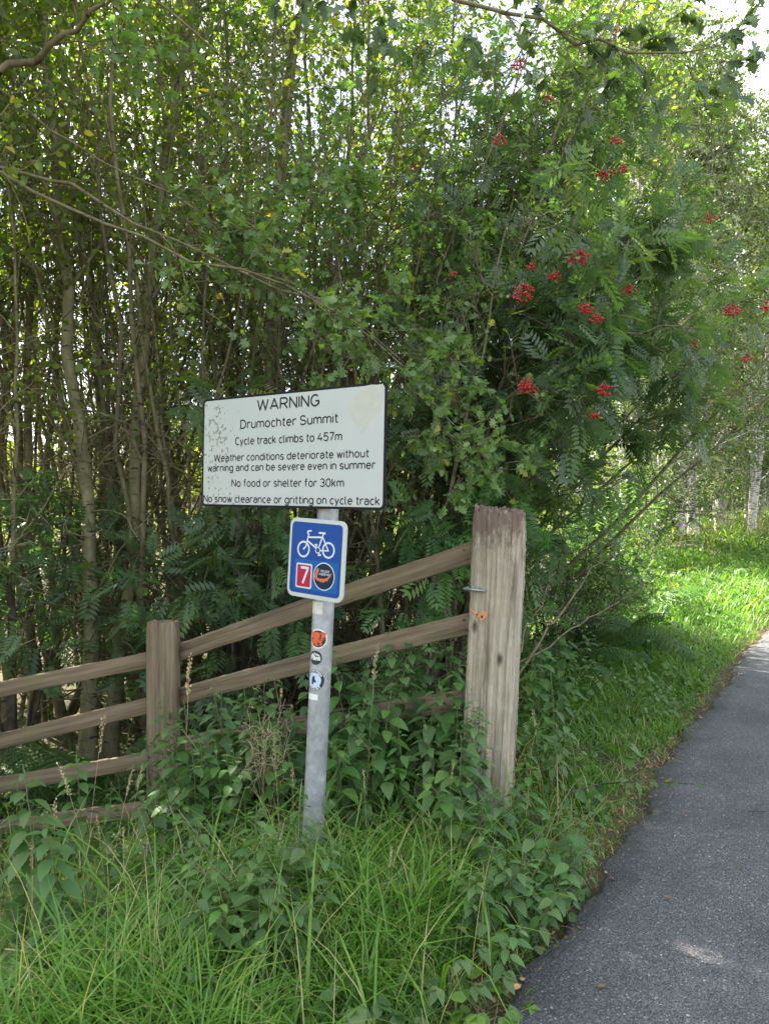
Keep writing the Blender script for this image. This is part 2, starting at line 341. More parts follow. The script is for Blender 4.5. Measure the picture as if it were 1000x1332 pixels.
# ------------------------------------------------------------------ weathered timber
def timber(name, along_axis, c0, c1, c2, streak=(0.04, 0.033, 0.028), green=0.0, pale=0.0, fine=70.0):
    m, nt, o = mat(name)
    tcn = N(nt, 'TexCoord'); sc3 = [1, 1, 1]; sc3[along_axis] = 0.035
    mp = N(nt, 'Mapping'); mp.inputs['Scale'].default_value = sc3; L(nt, tcn.outputs['Object'], mp.inputs['Vector'])
    n1 = N(nt, 'TexNoise', Scale=fine, Detail=7.0, Roughness=0.7); L(nt, mp.outputs[0], n1.inputs['Vector'])
    n2 = N(nt, 'TexNoise', Scale=22.0, Detail=4.0, Roughness=0.6); L(nt, mp.outputs[0], n2.inputs['Vector'])
    r1 = ramp(nt, [(0.25, c0), (0.5, c1), (0.78, c2)]); L(nt, n1.outputs['Fac'], r1.inputs['Fac'])
    r2 = ramp(nt, [(0.36, (1, 1, 1)), (0.48, (0, 0, 0))]); L(nt, n2.outputs['Fac'], r2.inputs['Fac'])
    ms = N(nt, 'MixRGB'); ms.inputs[2].default_value = (*streak, 1); f = N(nt, 'Math', operation='MULTIPLY'); f.inputs[1].default_value = 0.8
    L(nt, r2.outputs[0], f.inputs[0]); L(nt, f.outputs[0], ms.inputs[0]); L(nt, r1.outputs[0], ms.inputs[1]); col = ms.outputs[0]
    if pale:
        r4 = ramp(nt, [(0.60, (0, 0, 0)), (0.66, (1, 1, 1))]); L(nt, n2.outputs['Fac'], r4.inputs['Fac'])
        mq = N(nt, 'MixRGB'); mq.inputs[2].default_value = (0.46, 0.43, 0.36, 1); f4 = N(nt, 'Math', operation='MULTIPLY'); f4.inputs[1].default_value = pale
        L(nt, r4.outputs[0], f4.inputs[0]); L(nt, f4.outputs[0], mq.inputs[0]); L(nt, col, mq.inputs[1]); col = mq.outputs[0]
    mk = N(nt, 'Mapping'); k3 = [1, 1, 1]; k3[along_axis] = 0.45; mk.inputs['Scale'].default_value = k3; L(nt, tcn.outputs['Object'], mk.inputs['Vector'])
    vk = N(nt, 'TexVoronoi', Scale=7.0); L(nt, mk.outputs[0], vk.inputs['Vector'])
    rk = ramp(nt, [(0.05, (1, 1, 1)), (0.13, (0, 0, 0))]); L(nt, vk.outputs['Distance'], rk.inputs['Fac'])
    mkx = N(nt, 'MixRGB'); mkx.inputs[2].default_value = (streak[0] * 0.8, streak[1] * 0.8, streak[2] * 0.8, 1); L(nt, rk.outputs[0], mkx.inputs[0]); L(nt, col, mkx.inputs[1]); col = mkx.outputs[0]
    n5 = N(nt, 'TexNoise', Scale=5.0, Detail=6.0, Roughness=0.7); L(nt, tcn.outputs['Object'], n5.inputs['Vector'])
    if green:
        r5 = ramp(nt, [(0.5, (0, 0, 0)), (0.68, (1, 1, 1))]); L(nt, n5.outputs['Fac'], r5.inputs['Fac'])
        mg = N(nt, 'MixRGB'); mg.inputs[2].default_value = (0.15, 0.145, 0.06, 1); f5 = N(nt, 'Math', operation='MULTIPLY'); f5.inputs[1].default_value = green
        L(nt, r5.outputs[0], f5.inputs[0]); L(nt, f5.outputs[0], mg.inputs[0]); L(nt, col, mg.inputs[1]); col = mg.outputs[0]
    b = N(nt, 'BsdfPrincipled', Roughness=0.88); b.inputs['Specular IOR Level'].default_value = 0.2
    bp = N(nt, 'Bump', Strength=0.6, Distance=0.004); L(nt, n1.outputs['Fac'], bp.inputs['Height']); L(nt, bp.outputs[0], b.inputs['Normal'])
    L(nt, col, b.inputs['Base Color']); L(nt, b.outputs[0], o.inputs['Surface'])
    return m, nt, b, col
M['rail_wood'] = timber('rail_wood', 0, (0.075, 0.055, 0.037), (0.18, 0.135, 0.092), (0.30, 0.24, 0.17), green=0.5, fine=60)[0]
M['post_wood'] = timber('post_wood', 2, (0.075, 0.057, 0.038), (0.18, 0.14, 0.096), (0.30, 0.24, 0.17), green=0.4, fine=60)[0]
mG, ntG, bG, colG = timber('sleeper_wood', 2, (0.17, 0.14, 0.105), (0.37, 0.325, 0.25), (0.55, 0.50, 0.41), streak=(0.09, 0.066, 0.054), green=0.35, pale=0.85, fine=85)
# dark red-brown weathering of the top end of the sleeper, running down the face
tcn = N(ntG, 'TexCoord'); sx = N(ntG, 'SeparateXYZ'); L(ntG, tcn.outputs['Object'], sx.inputs[0])
nz = N(ntG, 'TexNoise', Scale=16.0, Detail=9.0, Roughness=0.78); mpz = N(ntG, 'Mapping'); mpz.inputs['Scale'].default_value = (1, 1, 0.45)
L(ntG, tcn.outputs['Object'], mpz.inputs['Vector']); L(ntG, mpz.outputs[0], nz.inputs['Vector'])
mr = N(ntG, 'MapRange'); mr.inputs['From Min'].default_value = 0.95; mr.inputs['From Max'].default_value = 1.42; mr.inputs['To Min'].default_value = -0.24; mr.inputs['To Max'].default_value = 0.19
L(ntG, sx.outputs['Z'], mr.inputs['Value'])
ad = N(ntG, 'Math', operation='ADD'); L(ntG, mr.outputs[0], ad.inputs[0]); L(ntG, nz.outputs['Fac'], ad.inputs[1])
rz_ = ramp(ntG, [(0.47, (0, 0, 0)), (0.60, (1, 1, 1))]); L(ntG, ad.outputs[0], rz_.inputs['Fac'])
fz = N(ntG, 'Math', operation='MULTIPLY'); fz.inputs[1].default_value = 0.8; L(ntG, rz_.outputs[0], fz.inputs[0])
mz = N(ntG, 'MixRGB'); mz.inputs[2].default_value = (0.13, 0.082, 0.066, 1); L(ntG, fz.outputs[0], mz.inputs[0]); L(ntG, colG, mz.inputs[1]); L(ntG, mz.outputs[0], bG.inputs['Base Color'])
M['sleeper_wood'] = mG
M['steel'] = plain('steel', (0.33, 0.34, 0.36), 0.45, 0.7, noise=0.25, scale=60)
M['rust'] = plain('rust', (0.10, 0.055, 0.035), 0.7, 0.3, noise=0.3, scale=90)

def post_mesh(name, wx, wy, h, material, rng, groove=0.004, seg=26, rings=46, top=0.006, skirt=0.12, edge=0.0008, slope=0.0):
    """square timber with grain grooves, worn edges and a rough sawn top"""
    per = []
    c = 0.012
    corners = [(-wx / 2, -wy / 2), (wx / 2, -wy / 2), (wx / 2, wy / 2), (-wx / 2, wy / 2)]
    for k in range(4):
        a = np.array(corners[k]); b_ = np.array(corners[(k + 1) % 4]); d = unit(b_ - a); ln = np.linalg.norm(b_ - a)
        for t in np.linspace(c, ln - c, seg): per.append((*(a + d * t), *np.array([d[1], -d[0]])))
    per = np.array(per); n = len(per)
    gr = rng.normal(0, 1, n); gr = gr * 0.5 + np.roll(gr, 1) * 0.3 + np.roll(gr, -1) * 0.3
    gr = gr - 2.6 * (rng.random(n) < 0.07)
    zs = np.linspace(-skirt, h, rings)
    V = np.zeros((rings, n, 3))
    u = np.arange(n)
    for i, z in enumerate(zs):
        sh = np.interp((u + 1.2 * np.sin(z * 4 + 1) + 0.6 * np.sin(z * 11)) % n, u, gr)
        off = groove * sh + 0.0012 * rng.normal(0, 1, n)
        off = off - 0.006 * smooth(h - 0.06, h, z)
        off = off + edge * 0.5 * (np.sin(u * 0.31 + 2.0 * math.sin(z * 5.1)) * 0.5 + np.sin(z * 9 + u * 0.05) * 0.6 + rng.normal(0, 0.5))
        V[i, :, :2] = per[:, :2] + per[:, 2:] * off[:, None]
        V[i, :, 2] = z + smooth(h - 0.25, h, z) * (-slope * per[:, 0]) + (smooth(h - 0.1, h, z) * (top * rng.normal(0, 1, n)))
    g = Geo(); i = np.arange(rings - 1)[:, None] * n; j = np.arange(n)[None]; j2 = (j + 1) % n
    g.add(V, np.stack([i + j, i + j2, i + n + j2, i + n + j], -1).reshape(-1, 4))
    # top cap: rings shrinking to the middle
    last = V[-1]; ctr = last.mean(0); caps = [last]
    for f in (0.75, 0.45, 0.15):
        q = ctr + (last - ctr) * f; q[:, 2] = ctr[2] + rng.normal(0, top * 0.8, n) + 0.004; caps.append(q)
    for a, b_ in zip(caps[:-1], caps[1:]):
        jj = np.arange(n); k2 = (jj + 1) % n
        g.add(np.concatenate([a, b_]), np.stack([jj, k2, n + k2, n + jj], -1))
    g.add(caps[-1], np.arange(n)[None])
    return g.mesh(name, material, smooth=False)

def plank_mesh(name, ln, hgt, thk, material, rng, seg=40):
    """a fence board: rounded arrises, slight warp and rough edges, length along local x"""
    prof = []
    r = 0.006
    for cx, cz, a0 in ((thk / 2 - r, hgt / 2 - r, 0), (-thk / 2 + r, hgt / 2 - r, 90), (-thk / 2 + r, -hgt / 2 + r, 180), (thk / 2 - r, -hgt / 2 + r, 270)):
        for a in (0, 45, 90):
            t = math.radians(a0 + a); prof.append((cx + r * math.cos(t), cz + r * math.sin(t)))
    prof = np.array(prof); n = len(prof); xs_ = np.linspace(-ln / 2, ln / 2, seg)
    warp = np.cumsum(rng.normal(0, 0.0012, seg)); bow = 0.006 * np.cos(xs_ / ln * 3.1)
    V = np.zeros((seg, n, 3))
    for i in range(seg):
        e = rng.normal(0, 0.0011, n)
        V[i, :, 0] = xs_[i] + (rng.normal(0, 0.003, n) if i in (0, seg - 1) else 0)
        V[i, :, 1] = prof[:, 0] + warp[i] * 0.5; V[i, :, 2] = prof[:, 1] * (1 + 0.02 * math.sin(i * .7)) + e + bow[i]
    g = Geo(); i = np.arange(seg - 1)[:, None] * n; j = np.arange(n)[None]; j2 = (j + 1) % n
    g.add(V, np.stack([i + j, i + n + j, i + n + j2, i + j2], -1).reshape(-1, 4))
    g.add(V[0], np.arange(n)[None]); g.add(V[-1], np.arange(n)[None, ::-1])
    return g.mesh(name, material, smooth=False)

# ------------------------------------------------------------------ fence
rng = np.random.default_rng(11)
def disc_mesh(name, r, h, material, n=10):
    g = Geo(); a = np.arange(n) / n * 2 * np.pi
    bot = np.stack([r * np.cos(a), np.zeros(n), r * np.sin(a)], -1); topv = bot * [0.7, 1, 0.7] + [0, -h, 0]
    j = np.arange(n); k2 = (j + 1) % n
    g.add(np.concatenate([bot, topv]), np.stack([j, k2, n + k2, n + j], -1)); g.add(topv, j[None])
    return g.mesh(name, material, smooth=True)
nail = disc_mesh('nail', 0.006, 0.003, M['rust'])
DL = 4.2
pL = W(212, 0, DL)
fence = tag(empty('wooden_fence', (pL[0], DL, float(gz(pL[0], DL)))),
            'brown timber post and rail fence of sloping boards running up to the thick weathered gatepost', 'fence')
fz0 = fence.location.z
post_h = (EYE - (809 - HOR) / FPX * DL) - fz0
pm = post_mesh('fence_post', 0.166, 0.10, post_h, M['post_wood'], rng, groove=0.0016, seg=14, rings=26, top=0.003, skirt=0.15)
link('fence_post', pm, fence, (0, 0, 0))
p2 = W(-270, 0, DL + 0.1)
link('fence_post', post_mesh('fence_post', 0.15, 0.10, 0.62, M['post_wood'], rng, groove=0.0016, seg=12, rings=20, top=0.003), fence, (p2[0] - pL[0], 0.1, float(gz(p2[0], DL + .1)) - fz0))
def rail(a, b, hgt, thk=0.032):
    a = np.array(a); b = np.array(b); ln = np.linalg.norm(b - a)
    o = link('rail', plank_mesh('rail', ln, hgt, thk, M['rail_wood'], rng), fence)
    d = unit(b - a); c = (a + b) / 2 - np.array(fence.location)
    xa = Vector(d); ya = Vector((0, 0, 1)).cross(xa).normalized(); za = xa.cross(ya)
    o.matrix_local = Matrix.Translation(Vector(c)) @ Matrix((xa, ya, za)).transposed().to_4x4()
    for e in (-1, 1):
        for dz in (-0.25, 0.25):
            nl = link('nail', nail, o); nl.location = (e * (ln / 2 - 0.06), -thk / 2, dz * hgt)
            if a[1] != b[1] and e == -1: nl.location.x += 0.05
# boards towards the far-off end: (row at column 0, row at column 192) of the board's middle
DB = DL + 0.075
for y0, y1 in ((899, 859.5), (966.5, 919), (1024, 990), (1080.5, 1054)):
    sl = (y1 - y0) / 192.0
    rail(W(-262, y0 - 262 * sl, DB), W(206, y1 + 14 * sl, DB), 0.086)
# boards that climb to the gatepost
for (xa, ya), (xb, yb) in (((240, 847), (605, 722)), ((240, 905), (605, 813)), ((428, 940), (590, 914)), ((285, 1040), (590, 990))):
    f = lambda x: ya + (yb - ya) / (xb - xa) * (x - xa)
    rail(W(216, f(216), DB), W(622, f(622), 3.52), 0.094)

# ------------------------------------------------------------------ gatepost
DG = 3.42
gp = W(633, 0, DG)
gate = tag(empty('gatepost', (gp[0], DG, float(gz(gp[0], DG))), math.radians(-26)),
           'thick weathered grey timber gatepost with dark rotten top standing at the end of the fence', 'gatepost')
hG = (EYE - (664 - HOR) / FPX * DG) - gate.location.z
rng = np.random.default_rng(21)
pb = link('post_body', post_mesh('post_body', 0.212, 0.125, hG, M['sleeper_wood'], rng, groove=0.0034, seg=46, rings=80, top=0.009, skirt=0.15, edge=0.0022, slope=0.10), gate)
gate.rotation_euler = (0, math.radians(2.6), math.radians(-26))
# iron latch keep: a flat bar let into the edge, with two bolt heads
def box(g, x0, x1, y0, y1, z0, z1, m=0):
    V = [(x, y, z) for x in (x0, x1) for y in (y0, y1) for z in (z0, z1)]
    g.add(V, [(0, 1, 3, 2), (4, 6, 7, 5), (0, 4, 5, 1), (2, 3, 7, 6), (0, 2, 6, 4), (1, 5, 7, 3)], m)
zb = hG - 0.355
g = Geo(); box(g, -0.128, -0.030, -0.082, -0.066, zb, zb + 0.010); box(g, -0.128, -0.114, -0.066, 0.02, zb, zb + 0.010)
lk = link('latch_bar', g.mesh('latch_bar', M['steel']), gate)
for dx in (-0.062, -0.084):
    b_ = link('bolt', disc_mesh('bolt', 0.006, 0.006, M['steel']), lk, (dx, -0.0755, zb + 0.016))
# torn remnant of an orange sticker
M['orange_sticker'] = plain('orange_sticker', (0.62, 0.26, 0.12), 0.5, noise=0.15, scale=50)
M['white_sticker'] = plain('white_sticker', (0.62, 0.58, 0.52), 0.5, noise=0.2, scale=120)
M['dark_ink'] = plain('dark_ink', (0.03, 0.027, 0.025), 0.6)
def poly_geo(g, pts2, zlev, m=0):
    """fill a (possibly concave) outline in the local x,z plane at y = zlev"""
    from mathutils.geometry import tessellate_polygon
    tri = tessellate_polygon([[Vector((p[0], p[1], 0)) for p in pts2]])
    V = np.array([(p[0], zlev, p[1]) for p in pts2]); F = []
    for t in tri:
        a, b_, c = V[t[0]], V[t[1]], V[t[2]]
        n_ = np.cross(b_ - a, c - a)
        F.append(t if n_[1] < 0 else (t[0], t[2], t[1]))
    g.add(V, F, m)
g = Geo(); sxp = lambda px, py: (-0.106 + (px - 604) / 70 * 0.212, hG - (py - 664) / FPX * DG)
poly_geo(g, [sxp(*p) for p in ((607, 791), (613, 793), (622, 797), (626, 792), (635, 793), (633, 799), (628, 804), (624, 805), (618, 800), (610, 794.5))], -0.0695)
for q in (((617, 797), (620, 797), (620, 799), (618, 799)), ((624, 799), (628, 798), (627, 802), (625, 802)), ((621, 800), (623, 801), (622, 803))):
    poly_geo(g, [sxp(*p) for p in q], -0.0702, 1)
link('torn_sticker', g.mesh('torn_sticker', [M['orange_sticker'], M['dark_ink']]), gate)
# ------------------------------------------------------------------ signpost
def text_tris(s, offset=0.0, spacing=1.0):
    cu = bpy.data.curves.new('lettering', 'FONT'); cu.body = s; cu.offset = offset; cu.resolution_u = 4; cu.space_character = spacing
    ob = bpy.data.objects.new('lettering', cu); COL.objects.link(ob)
    dg = bpy.context.evaluated_depsgraph_get()
    me = bpy.data.meshes.new_from_object(ob.evaluated_get(dg)); me.calc_loop_triangles()
    V = np.array([v.co[:] for v in me.vertices]); F = np.array([t.vertices[:] for t in me.loop_triangles])
    bpy.data.objects.remove(ob); bpy.data.curves.remove(cu); bpy.data.meshes.remove(me)
    return V[:, :2], F
CAP = text_tris('H')[0][:, 1].max()

# a plain rounded road-sign alphabet, drawn as strokes (cap height 1)
def arc(cx, cy, rx, ry, a0, a1, n=14):
    a = np.radians(np.linspace(a0, a1, n)); return [(cx + rx * math.cos(t), cy + ry * math.sin(t)) for t in a]
def make_glyphs():
    st = [(0, 1), (0, 0)]; ell_ = lambda cx: arc(cx, .35, .24, .36, 0, 360, 24)
    G = {'W': [[(0, 1), (.23, 0), (.47, .96), (.71, 0), (.94, 1)]], 'A': [[(0, 0), (.34, 1), (.68, 0)], [(.11, .3), (.57, .3)]],
         'R': [st, [(0, 1)] + arc(.32, .73, .27, .27, 90, -90) + [(0, .46)], [(.3, .46), (.6, 0)]], 'N': [[(0, 0), (0, 1), (.58, 0), (.58, 1)]], 'I': [st],
         'G': [arc(.32, .5, .32, .51, 48, 318, 22) + [(.62, .2), (.62, .44), (.36, .44)]], 'D': [[(0, 0), (0, 1)] + arc(.24, .5, .36, .5, 90, -90, 18) + [(0, 0)]],
         'S': [arc(.28, .75, .26, .26, 28, 270, 14) + arc(.28, .245, .28, .255, 90, -155, 14)[1:]], 'C': [arc(.31, .5, .31, .51, 50, 310, 22)],
         'a': [arc(.23, .46, .22, .25, 155, 0) + [(.45, 0)], [(.45, .41), (.2, .41)] + arc(.19, .2, .19, .21, 90, 270) + [(.3, 0), (.45, .1)]],
         'b': [st, ell_(.24)], 'c': [arc(.23, .35, .23, .36, 50, 310, 18)], 'd': [[(.48, 1), (.48, 0)], ell_(.24)], 'e': [[(.01, .37), (.47, .37)] + arc(.24, .35, .23, .36, 5, 315, 20)],
         'f': [[(.30, 1), (.2, 1), (.13, .95), (.11, .85), (.11, 0)], [(0, .69), (.28, .69)]], 'g': [ell_(.24), [(.48, .71), (.48, -.06)] + arc(.24, -.06, .24, .23, 0, -150)],
         'h': [st, arc(.22, .46, .22, .25, 180, 0) + [(.44, 0)]], 'i': [[(0, .71), (0, 0)], [(0, .93), (0, .99)]], 'k': [st, [(.39, .71), (0, .27)], [(.13, .41), (.42, 0)]],
         'l': [[(0, 1), (0, .13), (.03, .03), (.12, 0)]], 'm': [[(0, .71), (0, 0)], arc(.19, .48, .19, .23, 180, 0) + [(.38, 0)], arc(.57, .48, .19, .23, 180, 0) + [(.76, 0)]],
         'n': [[(0, .71), (0, 0)], arc(.22, .46, .22, .25, 180, 0) + [(.44, 0)]], 'o': [ell_(.24)], 'r': [[(0, .71), (0, 0)], arc(.2, .46, .2, .25, 180, 55)],
         's': [arc(.2, .53, .18, .18, 25, 270) + arc(.2, .175, .2, .175, 90, -155)[1:]], 't': [[(.11, .96), (.11, .14), (.15, .03), (.29, 0)], [(0, .71), (.29, .71)]],
         'u': [[(0, .71)] + arc(.22, .25, .22, .25, 180, 360) + [(.44, .71)], [(.44, .3), (.44, 0)]], 'v': [[(0, .71), (.2, 0), (.4, .71)]], 'w': [[(0, .71), (.16, 0), (.31, .66), (.46, 0), (.62, .71)]],
         'y': [[(0, .71), (.21, 0)], [(.42, .71), (.11, -.28)]], '4': [[(.34, 1), (0, .27), (.56, .27)], [(.42, .5), (.42, 0)]], '5': [[(.5, 1), (.07, 1), (.04, .52)] + arc(.26, .31, .27, .32, 135, -155, 16)],
         '7': [[(0, 1), (.5, 1), (.17, 0)]], '3': [arc(.25, .755, .23, .25, 150, -90) + arc(.25, .26, .27, .265, 90, -155)[1:]], '0': [arc(.27, .5, .27, .51, 0, 360, 26)]}
    return G
GLYPH = make_glyphs()
def stroke_text(g, s, x0, x1, z0, cap, y, wt=0.135, gap=0.20):
    x = 0.0; segs = []
    for ch in s:
        if ch == ' ': x += 0.30; continue
        for pl in GLYPH[ch]: segs.append([(px_ + x, py_) for px_, py_ in pl])
        x += max(p[0] for pl in GLYPH[ch] for p in pl) + gap + (0.0 if ch not in 'rt' else -0.03)
    tot = max(p[0] for pl in segs for p in pl); fx = (x1 - x0) / tot; k_ = 0
    disc = [(math.cos(a), math.sin(a)) for a in np.arange(8) / 8 * 2 * math.pi]; h = wt * cap / 2
    for pl in segs:
        P = [(x0 + p[0] * fx, z0 + p[1] * cap) for p in pl]
        for a, b_ in zip(P[:-1], P[1:]):
            dx, dz = b_[0] - a[0], b_[1] - a[1]; ln = math.hypot(dx, dz) or 1e-9; nx_, nz_ = -dz / ln * h, dx / ln * h; k_ += 1; yy_ = y - 1e-6 * (k_ % 40)
            g.add([(a[0] + nx_, yy_, a[1] + nz_), (a[0] - nx_, yy_, a[1] - nz_), (b_[0] - nx_, yy_, b_[1] - nz_), (b_[0] + nx_, yy_, b_[1] + nz_)], [(0, 1, 2, 3)])
        for p in P[1:-1]:
            k_ += 1; g.add([(p[0] + h * c_, y - 5e-5 - 1e-6 * (k_ % 40), p[1] + h * s_) for c_, s_ in disc], [tuple(range(8))])

D0 = 3.0
base = W(404.5, 0, D0)
PR = 0.042
sp = tag(empty('signpost', (base[0], D0, float(gz(base[0], D0)))),
         'grey steel pole carrying a white warning board and a blue cycle route sign', 'signpost')
SPL = np.array(sp.location)
top_w = W(433.5, 520, D0)
axis_d = unit(top_w - SPL); axis_len = np.linalg.norm(top_w - SPL)
ey = unit(np.array((0, -1.0, 0)) - axis_d * np.dot((0, -1.0, 0), axis_d))      # towards the viewer's side
ex = np.cross(ey, axis_d) * -1.0
if ex[0] < 0: ex = -ex

m, nt, o = mat('galvanised')
tcn = N(nt, 'TexCoord'); v = N(nt, 'TexVoronoi', Scale=38.0); L(nt, tcn.outputs['Object'], v.inputs['Vector'])
bw = N(nt, 'RGBToBW'); L(nt, v.outputs['Color'], bw.inputs[0])
n1 = N(nt, 'TexNoise', Scale=16.0, Detail=7.0, Roughness=0.7); L(nt, tcn.outputs['Object'], n1.inputs['Vector'])
r1 = ramp(nt, [(0.3, (0.30, 0.32, 0.34)), (0.6, (0.42, 0.44, 0.47)), (0.74, (0.66, 0.68, 0.70))]); L(nt, n1.outputs['Fac'], r1.inputs['Fac'])
rv = ramp(nt, [(0, (0.86, 0.86, 0.87)), (1, (1.12, 1.12, 1.1))]); L(nt, bw.outputs[0], rv.inputs['Fac'])
mu = N(nt, 'MixRGB', blend_type='MULTIPLY'); mu.inputs[0].default_value = 1; L(nt, r1.outputs[0], mu.inputs[1]); L(nt, rv.outputs[0], mu.inputs[2])
b = N(nt, 'BsdfPrincipled', Roughness=0.5, Metallic=0.55); L(nt, mu.outputs[0], b.inputs['Base Color'])
rr = ramp(nt, [(0.3, (0.38,) * 3), (0.7, (0.62,) * 3)]); L(nt, n1.outputs['Fac'], rr.inputs['Fac']); L(nt, rr.outputs[0], b.inputs['Roughness'])
L(nt, b.outputs[0], o.inputs['Surface']); M['galvanised'] = m
g = Geo()
tt = np.linspace(-0.15, axis_len, 26)
a = np.arange(40) / 40 * 2 * np.pi
V = (axis_d * tt[:, None])[:, None, :] + PR * (np.cos(a)[:, None] * ex + np.sin(a)[:, None] * ey)[None]
i = np.arange(25)[:, None] * 40; j = np.arange(40)[None]; j2 = (j + 1) % 40
g.add(V, np.stack([i + j, i + j2, i + 40 + j2, i + 40 + j], -1).reshape(-1, 4))
pole = link('pole', g.mesh('pole', m, smooth=True), sp)
g = Geo(); g.add(np.concatenate([V[-1] + axis_d * 0.001, (V[-1] - V[-1].mean(0)) * 1.06 + V[-1].mean(0) - axis_d * 0.02]), np.concatenate([np.stack([np.arange(40), (np.arange(40) + 1) % 40, 40 + (np.arange(40) + 1) % 40, 40 + np.arange(40)], -1)]))
g.add(V[-1] + axis_d * 0.001, np.arange(40)[None])
link('pole_cap', g.mesh('pole_cap', M['dark_ink'], smooth=True), pole)

class Plane:
    """a flat board: centre, width axis u, height axis v, face normal n (all in signpost space)"""
    def __init__(s, c, u, v):
        s.c = np.array(c); s.u = unit(u); s.n = unit(np.cross(s.u, v)); s.v = np.cross(s.n, s.u)
        s.mx = Matrix((Vector(s.u), Vector(s.n) * -1, Vector(s.v))).transposed().to_4x4(); s.mx.translation = Vector(s.c)
    def uv(s, px, py):
        d = np.array(((px - 500) / FPX, 1.0, -(py - HOR) / FPX)); o = np.array((0, 0, EYE)) - SPL
        t = np.dot(s.c - o, s.n) / np.dot(d, s.n); p = o + d * t - s.c
        return np.array((np.dot(p, s.u), np.dot(p, s.v)))
    def board(s, name, g, mats, parent, smooth_=False):
        o = link(name, g.mesh(name, mats, smooth_), parent)
        if parent is sp: o.matrix_local = s.mx
        return o
def rrect(w_, h_, r, n=6, cx=0, cy=0):
    p = []
    for sx_, sy_, a0 in ((1, 1, 0), (-1, 1, 90), (-1, -1, 180), (1, -1, 270)):
        for k in range(n + 1):
            t = math.radians(a0 + 90 * k / n); p.append((cx + sx_ * (w_ / 2 - r) + r * math.cos(t), cy + sy_ * (h_ / 2 - r) + r * math.sin(t)))
    return np.array(p)
def slab(g, outline, y0, y1, m=0, mside=None):
    """extruded outline in local x,z; front face at y1 (negative y is towards the reader)"""
    n = len(outline); A = np.stack([outline[:, 0], np.full(n, y0), outline[:, 1]], -1); B = A.copy(); B[:, 1] = y1
    j = np.arange(n); k2 = (j + 1) % n
    g.add(B, j[None], m); g.add(A, j[None, ::-1], m if mside is None else mside)
    g.add(np.concatenate([A, B]), np.stack([j, k2, n + k2, n + j], -1), m if mside is None else mside)
def flat_text(g, s, x0, x1, z0, cap, y, m=0, offset=0.012, shear=0.0, spacing=1.0):
    V, F = text_tris(s, offset, spacing)
    lo, hi = V[:, 0].min(), V[:, 0].max()
    X = x0 + (V[:, 0] - lo) / (hi - lo) * (x1 - x0); Z = z0 + V[:, 1] / CAP * cap
    g.add(np.stack([X, np.full(len(X), y), Z + shear * (X - x0)], -1), F, m)

# --- white warning board
k = 1.030
TL, BL, TR, BR = [W(*p) - SPL for p in ((267.5, 520, 3.21 * k), (261.5, 658.5, 3.21 * k), (504, 496.5, 2.65 * k), (501, 663.5, 2.65 * k))]
u = unit((TR - TL) + (BR - BL)); vv = unit((TL - BL) + (TR - BR))
P1 = Plane((TL + BL + TR + BR) / 4, u, vv)
WW = (np.linalg.norm(TR - TL) + np.linalg.norm(BR - BL)) / 2; HH = (np.linalg.norm(TL - BL) + np.linalg.norm(TR - BR)) / 2
M['sign_black'] = plain('sign_black', (0.010, 0.010, 0.011), 0.75, spec=0.2)
M['sign_grey'] = plain('sign_grey', (0.30, 0.31, 0.32), 0.5, 0.4, noise=0.1)
m, nt, o = mat('board_white')
tcn = N(nt, 'TexCoord'); sx = N(nt, 'SeparateXYZ'); L(nt, tcn.outputs['Object'], sx.inputs[0])
nA = N(nt, 'TexNoise', Scale=7.0, Detail=3.0); L(nt, tcn.outputs['Object'], nA.inputs['Vector'])
nB = N(nt, 'TexNoise', Scale=62.0, Detail=4.0, Roughness=0.6); L(nt, tcn.outputs['Object'], nB.inputs['Vector'])
mr = N(nt, 'MapRange'); mr.inputs['From Min'].default_value = -WW / 2; mr.inputs['From Max'].default_value = -WW / 2 + 0.50; mr.inputs['To Min'].default_value = 0.135; mr.inputs['To Max'].default_value = -0.09
L(nt, sx.outputs['X'], mr.inputs['Value'])
s1 = N(nt, 'Math', operation='MULTIPLY_ADD'); s1.inputs[1].default_value = 0.45; L(nt, nA.outputs['Fac'], s1.inputs[0]); L(nt, mr.outputs[0], s1.inputs[2])
s2 = N(nt, 'Math', operation='ADD'); L(nt, s1.outputs[0], s2.inputs[0]); L(nt, nB.outputs['Fac'], s2.inputs[1])
r2 = ramp(nt, [(0.0, (0, 0, 0)), (0.905, (0, 0, 0)), (0.945, (1, 1, 1))]); L(nt, s2.outputs[0], r2.inputs['Fac'])
nC = N(nt, 'TexNoise', Scale=2.5, Detail=4.0); L(nt, tcn.outputs['Object'], nC.inputs['Vector'])
rc = ramp(nt, [(0.3, (0.375, 0.42, 0.395)), (0.7, (0.425, 0.46, 0.445))]); L(nt, nC.outputs['Fac'], rc.inputs['Fac'])
f = N(nt, 'Math', operation='MULTIPLY'); f.inputs[1].default_value = 0.8; L(nt, r2.outputs[0], f.inputs[0])
mm = N(nt, 'MixRGB'); mm.inputs[2].default_value = (0.13, 0.13, 0.09, 1); L(nt, f.outputs[0], mm.inputs[0]); L(nt, rc.outputs[0], mm.inputs[1])
b = N(nt, 'BsdfPrincipled', Roughness=0.6); L(nt, mm.outputs[0], b.inputs['Base Color']); L(nt, b.outputs[0], o.inputs['Surface'])
M['board_white'] = m
g = Geo(); slab(g, rrect(WW, HH, 0.022), 0.003, -0.002, 0, 0)
wb = P1.board('warning_board', g, [M['sign_black']], sp)
g = Geo(); slab(g, rrect(WW - 0.020, HH - 0.019, 0.015), -0.0021, -0.0034)
link('board_face', g.mesh('board_face', M['board_white']), wb)
M['stain'] = plain('stain', (0.40, 0.415, 0.36), 0.55, noise=0.06, scale=25)
g = Geo(); cs = lambda cx, cy: P1.uv(250 + cx / 3.846, 490 + cy / 3.846)
